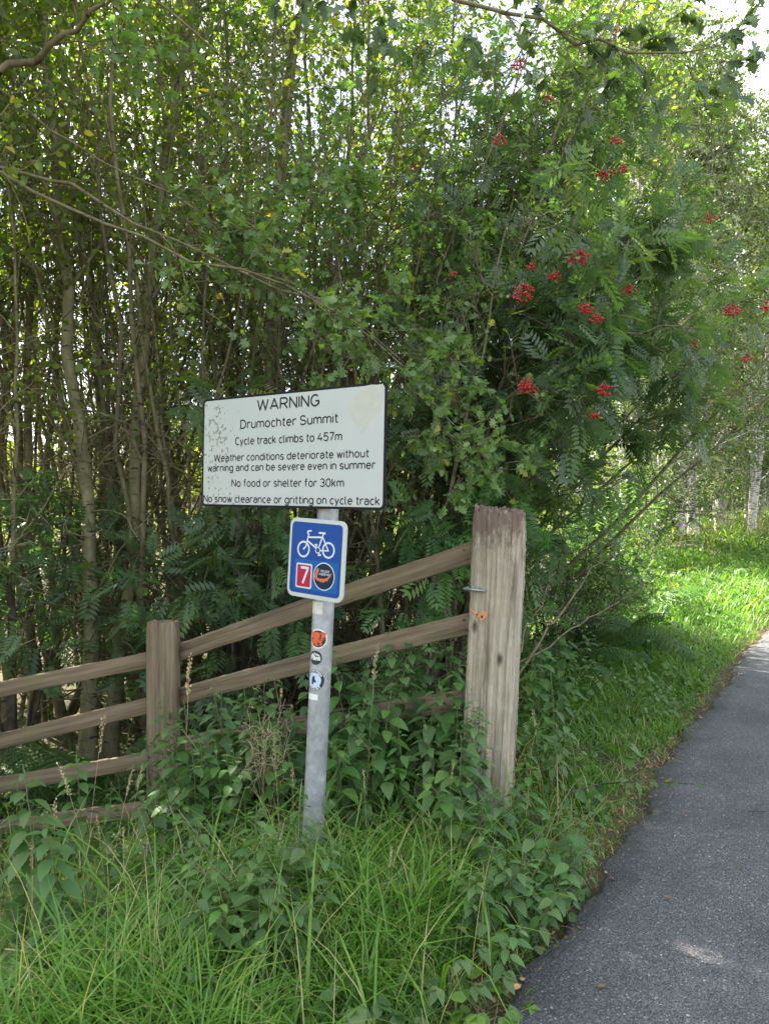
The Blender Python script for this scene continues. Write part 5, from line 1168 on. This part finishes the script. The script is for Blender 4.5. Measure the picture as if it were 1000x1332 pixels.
# brown litter along the edge of the tarmac
g = Geo(); rng = np.random.default_rng(605)
n = 1300; y = rng.uniform(1.9, 12, n) ; s = rng.normal(0.04, 0.06, n); x = edge_x(y) - s / 0.86
kp = s > -0.10 - 0.2 * (rng.random(n) < 0.05); x, y, s = x[kp], y[kp], s[kp]; k = len(x)
zz = np.where(s < 0.03, 0.012, gz(x, y) + 0.012)
Nn = rng.normal(0, 0.35, (k, 3)); Nn[:, 2] += 1; X = rng.normal(0, 1, (k, 3)); X[:, 2] *= 0.2
inst(g, OVAL, np.stack([x, y, np.maximum(zz, 0.012)], -1), X, Nn, rng.uniform(0.005, 0.022, k) * (1 + 0.5 * (rng.random(k) < .06)), 0, rng.random(k) ** 1.6 * 0.85)
n = 700; y = rng.uniform(1.9, 10, n); s = rng.normal(0.12, 0.08, n); x = edge_x(y) - s / 0.86
blades(rng, g, np.stack([x, y, np.maximum(gz(x, y), 0.006)], -1), rng.uniform(0.03, 0.12, n), rng.uniform(0.002, 0.004, n), rng.uniform(1.7, 2.1, n), rng.uniform(0.2, 0.8, n))
tag(link('leaf_litter', g.mesh('leaf_litter', M['dead_leaf'])), kind='stuff')

# ------------------------------------------------------------------ nettles
def nettle(seed, H, lean=0.1, size=0.075, yellow=0.04, n_low=0.12, tip=True):
    rng = np.random.default_rng(seed); gw, gl = Geo(), Geo()
    st = stem_line(rng, H, (lean, rng.normal(0, 0.05)), wob=0.02, n=14, bow=(rng.normal(0, 0.08), rng.normal(0, 0.08)))
    tubes(gw, st, np.linspace(0.0042, 0.0018, 14), 6)
    q = int(H / 0.036); s = np.linspace(n_low, 0.995, q) ** 0.9; p, T = along(st[None], s[None]); p, T = p[0], T[0]
    pos = []; X = []; Nn = []; S = []; tt = []; pet = []
    for i in range(q):
        a0 = (i % 2) * math.pi / 2 + rng.normal(0, 0.25) + 0.3; u_ = s[i]
        sz = size * (0.55 + 0.75 * math.sin(math.pi * min(1, 0.12 + u_ * 0.8))) * (1.0 if u_ < 0.86 else max(0.3, (1.06 - u_) / 0.2))
        for e in (0, math.pi):
            if rng.random() < 0.08 + 0.25 * max(0, 0.4 - u_): continue
            a = a0 + e; el_ = (0.45 - 1.0 * (1 - u_)) + rng.normal(0, 0.18)
            d = np.array((math.cos(a) * math.cos(el_), math.sin(a) * math.cos(el_), math.sin(el_)))
            pl = sz * 0.35; b_ = p[i] + np.array((math.cos(a), math.sin(a), 0.5)) * pl * 0.8
            pet.append(np.stack([p[i], (p[i] + b_) / 2 + (0, 0, pl * 0.1), b_]))
            d2 = d.copy(); d2[2] -= 0.28 + 0.2 * rng.random(); up = np.array((-math.cos(a) * -0.35, math.sin(a) * 0.35, 1.0)) + rng.normal(0, 0.16, 3)
            pos.append(b_); X.append(d2); Nn.append(up); S.append(sz * rng.uniform(0.8, 1.12))
            tt.append(rng.uniform(0.955, 1.0) if (rng.random() < yellow * (1.8 if u_ < 0.55 else 0.4)) else np.clip(rng.normal(0.35 + 0.25 * u_, 0.16), 0, 0.9))
    tubes(gw, np.array(pet), 0.0012, 3)
    inst(gl, NETTLE, np.array(pos), np.array(X), np.array(Nn), np.array(S), 0, np.array(tt))
    return gw.mesh('stem', M['stem'], smooth=True), gl.mesh('foliage', M['nettle_leaf'])
NV = [nettle(701, 0.62), nettle(702, 0.78, 0.12), nettle(703, 0.92, -0.1, 0.082, 0.06), nettle(704, 0.50, 0.05, 0.07), nettle(705, 0.85, 0.2, 0.075, 0.09), nettle(706, 0.70, -0.15, 0.085), nettle(707, 0.38, 0.03, 0.06)]
NH = [0.62, 0.78, 0.92, 0.50, 0.85, 0.70, 0.38]
def put_nettle(px, top, d, label, group=None, v=None, rng=np.random.default_rng(5)):
    """a nettle whose top shows at (px, top) when it stands at depth d"""
    tp = W(px, top, d); z0 = float(gz(tp[0], d)); H = max(0.16, tp[2] - z0)
    if v is None:
        v = min(range(7), key=lambda i_: abs(NH[i_] - H) + rng.random() * 0.28)
    sz = min(1.3, max(0.55, H / NH[v]))
    e = empty('nettle', (tp[0], d, tp[2] - NH[v] * sz), rng.uniform(0, 6.28), sz); tag(e, label, 'nettle', group)
    link('stem', NV[v][0], e); link('foliage', NV[v][1], e)
    return e
rngC = np.random.default_rng(730)
clumps = [
 ('nettle scattered through the front corner grass before the boards', 'nettles in the front corner grass', [(30, 1120, 2.4), (60, 1150, 2.35), (110, 1120, 2.5), (160, 1090, 2.7), (190, 1120, 2.55), (225, 1075, 2.8), (255, 1090, 2.7), (15, 1190, 2.2), (210, 1160, 2.4), (130, 1170, 2.35), (430, 1080, 2.8), (455, 1105, 2.7), (270, 1140, 2.5)]),
 ('nettle in the clump growing against the square fence post', 'nettles by the square fence post', [(205, 975, 3.75), (228, 952, 3.7), (250, 930, 3.65), (272, 945, 3.6), (290, 925, 3.7), (262, 985, 3.4), (232, 1000, 3.4), (285, 990, 3.35), (300, 960, 3.5), (215, 1030, 3.3), (248, 1040, 3.15)]),
 ('nettle in the clump between square fence post and signs pole', 'nettles beside the signs pole', [(322, 915, 3.65), (345, 895, 3.6), (368, 905, 3.55), (385, 890, 3.6), (335, 950, 3.4), (360, 965, 3.3), (310, 1000, 3.25), (378, 985, 3.2)]),
 ('nettle in the tall clump between signs pole and gatepost', 'nettles between signs pole and gatepost', [(450, 885, 3.7), (470, 868, 3.65), (495, 880, 3.6), (520, 850, 3.75), (545, 838, 3.7), (570, 832, 3.7), (590, 850, 3.65), (555, 880, 3.5), (530, 905, 3.45), (500, 925, 3.4), (470, 940, 3.35), (450, 965, 3.25), (575, 900, 3.45), (592, 925, 3.4), (520, 955, 3.25), (485, 985, 3.15), (545, 985, 3.15), (440, 920, 3.4), (585, 965, 3.15), (512, 885, 3.8), (480, 905, 3.75)]),
 ('nettle at the foot of the thick gatepost', 'nettles at the foot of the gatepost', [(612, 900, 3.2), (600, 950, 3.1), (575, 1010, 2.95), (605, 1030, 2.9), (640, 1010, 3.05), (668, 1000, 3.1), (690, 985, 3.2), (625, 1045, 2.85)]),
 ('nettle in the leafy clump where the grass meets the tarmac', 'nettles near the tarmac edge', [(655, 1050, 2.75), (690, 1040, 2.8), (720, 1050, 2.85), (640, 1090, 2.6), (675, 1090, 2.6), (705, 1080, 2.7), (740, 1065, 2.9), (765, 1075, 2.95), (620, 1110, 2.55), (660, 1130, 2.45), (690, 1130, 2.55), (725, 1110, 2.75), (640, 1160, 2.35), (755, 1110, 2.85)]),
 ('dark nettle in the front clump below the signs pole', 'nettles in front of the signs pole', [(305, 1065, 2.5), (330, 1050, 2.55), (355, 1062, 2.55), (380, 1048, 2.6), (400, 1075, 2.6), (320, 1095, 2.35), (350, 1100, 2.35), (375, 1095, 2.4), (298, 1130, 2.25), (335, 1140, 2.2), (362, 1130, 2.25), (315, 1110, 2.3), (345, 1075, 2.45)]),
 ('nettle on the verge beyond the gatepost', 'nettles on the verge beyond the gatepost', [(690, 800, 5.2), (705, 830, 4.8), (725, 815, 5.2), (700, 865, 4.5), (720, 880, 4.4), (690, 905, 4.1), (715, 920, 4.0), (690, 850, 4.6), (700, 945, 3.7), (725, 955, 3.7), (760, 815, 6.2), (735, 795, 6.0)]),
]
for ci, (lb, gr, pts) in enumerate(clumps):
    pts = [(a_, b_ - (24 if 0 < ci < 4 else 0), c_) for a_, b_, c_ in pts]
    for px, top, d in pts: put_nettle(px, top, d, lb, gr)
    for px, top, d in pts[::2] + pts[1::4]: put_nettle(px + rngC.uniform(-16, 16), top + rngC.uniform(5, 40), d + rngC.uniform(-0.12, 0.16), lb, gr)
put_nettle(68, 1005, 2.45, 'large nettle with pale toothed leaves nearest the outermost boards', v=5)
put_nettle(20, 1020, 2.5, 'nettle half cut by the picture edge below the fence boards', v=1)
put_nettle(105, 960, 3.0, 'tall nettle with long pointed leaves standing before the third board', v=2)
put_nettle(305, 1240, 2.02, 'little low nettle alone in the lush grass at the front', v=6)
put_nettle(95, 1040, 2.4, 'bushy nettle with lighter leaves beside the large front nettle', v=5)
put_nettle(150, 1010, 3.0, 'nettle with a bare lower stem before the lowest board', v=4)
# one stalk that arches out over the tarmac
rng = np.random.default_rng(720); gw, gl = Geo(), Geo()
PB = W(716, 1052, 3.35); PB[2] = float(gz(PB[0], PB[1])) ; pts = np.array([PB, W(735, 1035, 3.35), W(780, 1022, 3.4), W(840, 1018, 3.42), W(905, 1022, 3.45)]) - PB
ti = np.linspace(0, 1, 14); st = np.stack([np.interp(ti, np.linspace(0, 1, 5), pts[:, k_]) for k_ in range(3)], -1); tubes(gw, st, np.linspace(0.0045, 0.0018, 14), 6)
s = np.repeat(np.linspace(0.25, 1.0, 11), 2); p, T = along(st[None], s[None]); p, T = p[0], T[0]
sd2 = np.where(np.arange(22) % 2 == 0, 1, -1)[:, None] * np.array((0.25, 1.0, 0.1)) + T * 0.5; sd2[:, 2] -= 0.45
tt = np.clip(rng.normal(0.4, 0.15, 22), 0, 0.85); tt[[14, 17]] = (0.965, 0.99)
sd2 += rng.normal(0, 0.45, sd2.shape); p = p + T * rng.normal(0, 0.02, (22, 1)); inst(gl, NETTLE, p, sd2, np.array([(0, 0, 1.0)] * 22) + rng.normal(0, 0.45, (22, 3)), rng.uniform(0.04, 0.065, 22) * (0.6 + 0.7 * np.sin(np.pi * s)), 0, tt)
e = tag(empty('nettle', PB), 'arching dark stalk with two yellow leaves hanging out over the tarmac', 'nettle')
link('stem', gw.mesh('stem', M['dark_bark'], smooth=True), e); link('foliage', gl.mesh('foliage', M['nettle_leaf']), e)

# ------------------------------------------------------------------ other weeds
def rosette(seed, n, size, hh, leaf):
    rng = np.random.default_rng(seed); gw, gl = Geo(), Geo(); a = np.arange(n) * 2.399 + rng.normal(0, 0.3, n); el_ = rng.uniform(0.35, 1.3, n)
    P = curves(rng, np.zeros((n, 3)), np.stack([np.cos(a) * np.cos(el_), np.sin(a) * np.cos(el_), np.sin(el_)], -1), hh * rng.uniform(0.5, 1.1, n), 7, 0.10, 0.06); tubes(gw, P, np.linspace(0.002, 0.0012, 7), 4)
    T = unit(P[:, -1] - P[:, -2])
    for off, sc_ in ((0.0, 1.0), (1.1, 0.78), (-1.1, 0.78)):      # leaves in threes at each stalk end
        X = np.stack([np.cos(a + off), np.sin(a + off), -0.35 + 0.2 * rng.normal(0, 1, n)], -1); Nn = rng.normal(0, 0.25, (n, 3)); Nn[:, 2] += 1
        inst(gl, leaf, P[:, -1] + T * 0.002 * (1 + off), X, Nn, size * sc_ * rng.uniform(0.75, 1.15, n), 0, np.clip(rng.beta(2, 2.2, n), 0, 0.95))
    return gw.mesh('stem', M['stem'], smooth=True), gl.mesh('foliage', M['weed_leaf'])
RV = [rosette(741, 11, 0.060, 0.20, NETTLE), rosette(742, 9, 0.075, 0.20, strip_leaf([0, .08, .2, .27, .4, .5, .6, .7, .82, .9, 1.0], [.02, .3, .42, .38, .46, .40, .36, .30, .2, .12, 0.0], .12, .25)), rosette(743, 11, 0.06, 0.18, ROUND)]
for px, py, d, v, lb in ((58, 1290, 2.15, 1, 'bramble with broad toothed leaves low in the front corner grass'), (100, 1245, 2.25, 0, 'bramble shoot just beyond the fallen straw stalk'), (22, 1320, 2.05, 1, 'bramble half out of the picture at the front corner'), (255, 1215, 2.3, 2, 'low clover-like weed in the grass before the front nettles'), (470, 1290, 2.05, 2, 'round-leaved weed in the middle of the lush front grass'), (585, 1240, 2.2, 0, 'bramble shoot in the grass close to the tarmac corner'),
                         (640, 1290, 2.1, 2, 'small round-leaved weed on the bare soil at the tarmac corner'), (160, 1180, 2.5, 0, 'bramble shoot among the dry stalks before the boards'), (800, 985, 4.2, 1, 'broad-leaved weed at the tarmac edge beyond the arching stalk'), (845, 930, 5.0, 0, 'leafy weed in the verge where the tarmac narrows')):
    p = at(px, d); e = tag(empty('weed_plant', (*p, float(gz(*p)) + 0.03), px * 0.7, 1.0), lb, 'weed', 'weeds in the front grass'); link('stem', RV[v][0], e); link('foliage', RV[v][1], e)
# dried tangle of a seeded plant against the boards
rng = np.random.default_rng(750); gw, gl = Geo(), Geo(); c0 = W(348, 930, 3.3); z0 = float(gz(c0[0], 3.3)); b0 = np.array((c0[0], 3.3, z0)); hh = c0[2] - z0 + 0.05
n = 9; P = curves(rng, np.zeros((n, 3)), np.stack([rng.normal(0, .12, n), rng.normal(0, .12, n), np.ones(n)], -1), hh * rng.uniform(0.75, 0.98, n), 10, 0.01, 0.05); tubes(gw, P, np.linspace(0.0015, 0.0008, 10), 4)
s = rng.uniform(0.6, 1.0, (n, 16)); p, T = along(P, s); p = p.reshape(-1, 3); D = curves(rng, p, sidedir(rng, T.reshape(-1, 3), rng.uniform(0.3, 1.2, len(p))), rng.uniform(0.05, 0.12, len(p)), 7, 0.10, 0.40); tubes(gl, D, np.linspace(0.0008, 0.0005, 7)[None] * np.ones((len(D), 1)), 3, t=rng.random(len(D)))
e = tag(empty('dried_plant', b0), 'dried pale tangle of a seeded plant before the boards', 'plant'); link('stem', gw.mesh('stem', M['straw']), e); link('seed_head', gl.mesh('seed_head', M['straw']), e)

# ------------------------------------------------------------------ ferns
def fern(seed, n, ln):
    rng = np.random.default_rng(seed); gw, gl = Geo(), Geo()
    a = np.arange(n) * 2.399 + rng.normal(0, 0.3, n); el_ = rng.uniform(0.7, 1.2, n)
    d = np.stack([np.cos(a) * np.cos(el_), np.sin(a) * np.cos(el_), np.sin(el_)], -1)
    P = curves(rng, np.zeros((n, 3)), d, ln * rng.uniform(0.7, 1.1, n), 16, 0.11, 0.02)
    tubes(gw, P, np.linspace(0.004, 0.0012, 16)[None] * np.ones((n, 1)), 4)
    q = 19; s = np.linspace(0.16, 0.99, q)[None] * np.ones((n, 1)); p, T = along(P, s); w_ = ln * 0.27 * np.sin(np.pi * (0.18 + 0.80 * np.linspace(0, 1, q))) ** 0.8
    upv = np.array((0, 0, 1.0))
    for sg in (1, -1):
        S_ = unit(np.cross(T, upv)) * sg; X = S_ + T * 0.55; X[..., 2] -= 0.15; Nn = unit(np.cross(S_ * sg, T)); Nn = np.where(Nn[..., 2:3] < 0, -Nn, Nn)
        inst(gl, FROND, p.reshape(-1, 3), X.reshape(-1, 3), Nn.reshape(-1, 3), np.tile(w_, n), 0, np.repeat(np.clip(rng.normal(0.45, 0.2, n), 0, 1), q))
    return gw.mesh('stalk', M['stem'], smooth=True), gl.mesh('frond', M['fern_leaf'])
FV = [fern(801, 7, 0.85), fern(802, 9, 1.0), fern(803, 6, 0.7)]
for px, d, v, s_, lb in ((140, 4.75, 1, 0.95, 'fern spreading fronds between the boards beside the square fence post'), (85, 4.9, 0, 0.9, 'fern in the shade under the second outer board'), (290, 4.7, 1, 1.1, 'tall fern behind the boards just beyond the square fence post'), (345, 4.75, 0, 1.0, 'fern behind the boards between square post and signs pole'),
                         (462, 4.9, 2, 1.0, 'fern in shade behind the boards beside the blue sign'), (530, 4.9, 0, 1.1, 'fern between the upper boards next to the gatepost'), (760, 6.6, 1, 1.0, 'big dark fern arching over the verge beyond the gatepost'), (795, 7.1, 0, 1.1, 'second fern further along the verge where the sun begins'), (735, 6.1, 2, 1.1, 'fern beside the dead brushwood beyond the gatepost'), (830, 9.5, 1, 1.1, 'fern at the foot of the light green bush'), (20, 4.75, 2, 1.0, 'small fern behind the outermost boards')):
    p = at(px, d); e = tag(empty('fern', (*p, float(gz(*p))), 1.3 * v + px, s_), lb, 'fern', 'ferns along the fence and verge'); link('stalk', FV[v][0], e); link('frond', FV[v][1], e)

# ------------------------------------------------------------------ dead brushwood beyond the gatepost
rng = np.random.default_rng(811)
for (pts, r, lb) in (([W(690, 855, 4.9), W(735, 790, 5.2), W(765, 745, 5.5), W(800, 715, 5.9)], 0.010, 'pale dead branch propped slantwise beyond the gatepost'), ([W(680, 835, 4.7), W(700, 790, 4.8), W(722, 745, 4.9)], 0.006, 'short dead stick close beside the edge of the gatepost'), ([W(700, 850, 5.0), W(770, 800, 5.4), W(830, 770, 6.0)], 0.007, 'low dead branch lying toward the ferns beyond the gatepost')):
    pts = np.array(pts); o_ = pts[0].copy(); P = np.stack([np.interp(np.linspace(0, 1, 12), np.linspace(0, 1, len(pts)), pts[:, k_]) for k_ in range(3)], -1) - o_; P[1:-1] += rng.normal(0, 0.012, (10, 3))
    P = np.concatenate([P[:1] - (P[1] - P[0]) * 1.5, P]); g = Geo(); tubes(g, P, np.linspace(r, r * 0.4, 13), 7)
    s = rng.uniform(0.2, 0.95, (1, 14)); p, T = along(P[None], s); D = curves(rng, p[0], sidedir(rng, T[0], rng.uniform(0.3, 0.8, 14)), rng.uniform(0.1, 0.35, 14), 7, 0.04, 0.09); tubes(g, D, np.linspace(r * 0.28, 0.0008, 7)[None] * np.ones((14, 1)), 4)
    tag(link('dead_branch', g.mesh('dead_branch', M['grey_bark'], smooth=True), None, o_), lb, 'branch')

# ------------------------------------------------------------------ flowering grass stalks
def stalk(seed, H, nod):
    rng = np.random.default_rng(seed); gw, gl = Geo(), Geo()
    P = curves(rng, np.zeros((1, 3)), np.array([(0.12, 0.02, 1.0)]), H, 18, nod, 0.012); tubes(gw, P, np.linspace(0.0016, 0.0007, 18), 4)
    k = 60; s = rng.uniform(0.80, 1.0, (1, k)); p, T = along(P, s); X = T[0] + rng.normal(0, 0.45, (k, 3)); pos = p[0] + rng.normal(0, 0.0045, (k, 3))
    inst(gl, DIAM, pos, X, rng.normal(0, 1, (k, 3)), rng.uniform(0.007, 0.014, k), 0, rng.random(k))
    return gw.mesh('stalk', M['straw'], smooth=True), gl.mesh('seed_head', M['straw'])
SV = [stalk(821, 0.75, 0.015), stalk(822, 0.9, 0.035), stalk(823, 0.65, 0.05), stalk(824, 0.8, 0.0)]; SH = [0.73, 0.84, 0.55, 0.79]
rng = np.random.default_rng(825)
for i, (px, top, d, lb) in enumerate(((107, 945, 3.1, None), (132, 1015, 2.7, None), (125, 1020, 2.8, None), (140, 1060, 2.6, None), (62, 1035, 2.6, None), (30, 1090, 2.4, None), (10, 1105, 2.3, None), (160, 1085, 2.5, None), (185, 1105, 2.5, None), (150, 1000, 3.0, None), (238, 900, 3.7, None), (275, 1110, 2.45, None), (366, 965, 3.0, None), (380, 990, 2.9, None), (475, 880, 3.3, None), (478, 1000, 2.9, None), (498, 1100, 2.5, None), (575, 985, 3.0, None), (640, 985, 3.05, None), (652, 978, 3.1, None), (705, 920, 3.6, None), (865, 700, 9.5, None), (845, 705, 9.0, None), (290, 1135, 2.3, None))):
    tp = W(px, top, d); z0 = float(gz(tp[0], d)); v = i % 4; s_ = max(0.4, (tp[2] - z0) / SH[v])
    e = tag(empty('grass_stalk', (tp[0], d, z0), rng.uniform(0, 6.28), s_), 'straw coloured flowering grass stalk with a ripe seed head', 'grass stalk', 'ripe flowering grass stalks'); link('stalk', SV[v][0], e); link('seed_head', SV[v][1], e)
# a fallen stalk lying across the front grass
gw, gl = Geo(), Geo(); pts = np.array([W(2, 1240, 2.2), W(60, 1246, 2.22), W(110, 1258, 2.22), W(160, 1275, 2.2), W(196, 1288, 2.18)]); o_ = pts[0].copy()
P = np.stack([np.interp(np.linspace(0, 1, 14), np.linspace(0, 1, 5), pts[:, k_]) for k_ in range(3)], -1) - o_; tubes(gw, P, np.linspace(0.0028, 0.0012, 14), 5)
k = 46; s = rng.uniform(0.5, 1.0, (1, k)); p, T = along(P[None], s); inst(gl, DIAM, p[0] + rng.normal(0, 0.003, (k, 3)), T[0] + rng.normal(0, 0.4, (k, 3)), rng.normal(0, 1, (k, 3)), rng.uniform(0.008, 0.015, k), 0, rng.random(k))
e = tag(empty('grass_stalk', o_), 'bent straw stalk fallen flat over the front grass', 'grass stalk'); link('stalk', gw.mesh('stalk', M['straw']), e); link('seed_head', gl.mesh('seed_head', M['straw']), e)

# ------------------------------------------------------------------ loose things on the tarmac
def fallen_leaf(px, py, size, rz_, label, tint, z=0.014):
    d = (EYE - z) / ((py - HOR) / FPX); x, y = at(px, d); g = Geo()
    inst(g, OVAL, np.zeros((1, 3)), np.array([(1.0, 0, 0.1)]), np.array([(0, 0, 1.0)]), size, 0, np.array([tint]))
    o = link('fallen_leaf', g.mesh('fallen_leaf', M['dead_leaf']), None, (x, y, z)); o.rotation_euler = (0.2, -0.15, rz_); tag(o, label, 'leaf')
fallen_leaf(668, 1293, 0.034, 0.5, 'orange fallen leaf lying at the tarmac edge in front', 1.0, 0.03)
fallen_leaf(893, 1063, 0.03, 1.6, 'dark curled leaf lying alone on the open tarmac', 0.0)
fallen_leaf(866, 1172, 0.028, 0.2, 'brown fallen leaf on the tarmac beside a crumbled pale spot', 0.35)
fallen_leaf(688, 1200, 0.03, 2.0, 'tan fallen leaf among the litter under the nettles', 0.8, 0.05)
g = Geo(); P = np.array([(-0.04, 0, 0), (-0.015, 0.004, 0.003), (0.015, -0.003, 0.004), (0.05, 0.006, 0.0)]); tubes(g, P, [0.0025, 0.003, 0.0025, 0.0015], 6); tubes(g, np.array([(0.0, 0, 0.003), (0.02, 0.02, 0.006), (0.03, 0.035, 0.004)]), 0.0018, 4)
d = 1.48 / ((1058 - HOR) / FPX); tag(link('twig', g.mesh('twig', M['dark_bark'], smooth=True), None, (*at(986, d), 0.018)), 'short dark twig lying on the tarmac', 'twig')
for i_, (px_, py_, lb_) in enumerate(((735, 1225, 'small brown leaf on the tarmac just off the soil edge'), (790, 1140, 'tan leaf on the tarmac below the arching stalk'), (850, 1040, 'yellowish leaf lying under the tip of the arching stalk'), (915, 975, 'tiny brown leaf far along the tarmac edge'), (960, 1130, 'dark leaf near the outer part of the tarmac'), (780, 1290, 'small dark leaf low on the open tarmac'), (905, 1250, 'pale crumpled leaf in the middle of the tarmac'))):
    fallen_leaf(px_, py_, 0.018 + 0.003 * (i_ % 3), i_ * 1.3, lb_, (0.2, 0.7, 0.95, 0.4, 0.05, 0.1, 0.85)[i_])
# small flowers of the verge
M['yellow_petal'] = plain('yellow_petal', (0.72, 0.60, 0.04), 0.5); M['purple_petal'] = plain('purple_petal', (0.22, 0.10, 0.38), 0.6); M['cream_petal'] = plain('cream_petal', (0.68, 0.64, 0.42), 0.6)
def flower(px, py, d, kind):
    tp = W(px, py, d); z0 = float(gz(tp[0], d)); H = max(0.06, tp[2] - z0); gw, gl = Geo(), Geo(); rng = np.random.default_rng(int(px * 7 + py))
    P = curves(rng, np.zeros((1, 3)), np.array([(0.05, 0, 1.0)]), H, 8, 0.0, 0.03); tubes(gw, P, 0.0014, 4); top = P[0, -1]
    nm, k, sz, spread, m_ = {'b': ('buttercup', 5, 0.010, 0.0, 'yellow_petal'), 't': ('ragwort', 46, 0.011, 0.035, 'yellow_petal'), 'p': ('thistle', 60, 0.026, 0.05, 'purple_petal'), 'h': ('hogweed', 60, 0.010, 0.05, 'cream_petal')}[kind]
    c = np.zeros((k, 3)) if kind == 'b' else rng.normal(0, spread, (k, 3)) * (1, 1, 0.4); a = rng.uniform(0, 6.28, k) if kind != 'b' else np.arange(5) * 1.2566
    inst(gl, ROUND, c + top, np.stack([np.cos(a), np.sin(a), 0 * a + 0.25], -1), np.array([(0, 0, 1.0)] * k), sz, 0)
    e = tag(empty(nm, (tp[0], d, tp[2] - top[2])), {'b': 'small yellow buttercup in the grass of the verge', 't': 'yellow ragwort head standing among the verge weeds', 'p': 'purple flower head by the foot of the birches', 'h': 'cream flat flower head rising above the sunlit grass'}[kind], 'flower', {'b': 'buttercups in the verge', 't': 'ragworts on the verge'}.get(kind))
    link('stalk', gw.mesh('stalk', M['stem']), e); link('petals', gl.mesh('petals', M[m_]), e)
for px, py in ((761, 881), (770, 882), (782, 880), (790, 883), (800, 882), (752, 862)): flower(px, py, 5.2 + (px % 7) * 0.05, 'b')
for px, py, d in ((828, 790, 7.2), (836, 797, 7.0), (878, 762, 9.6), (890, 740, 11)): flower(px, py, d, 't')
flower(888, 683, 13.0, 'p'); flower(926, 719, 12.0, 'h')
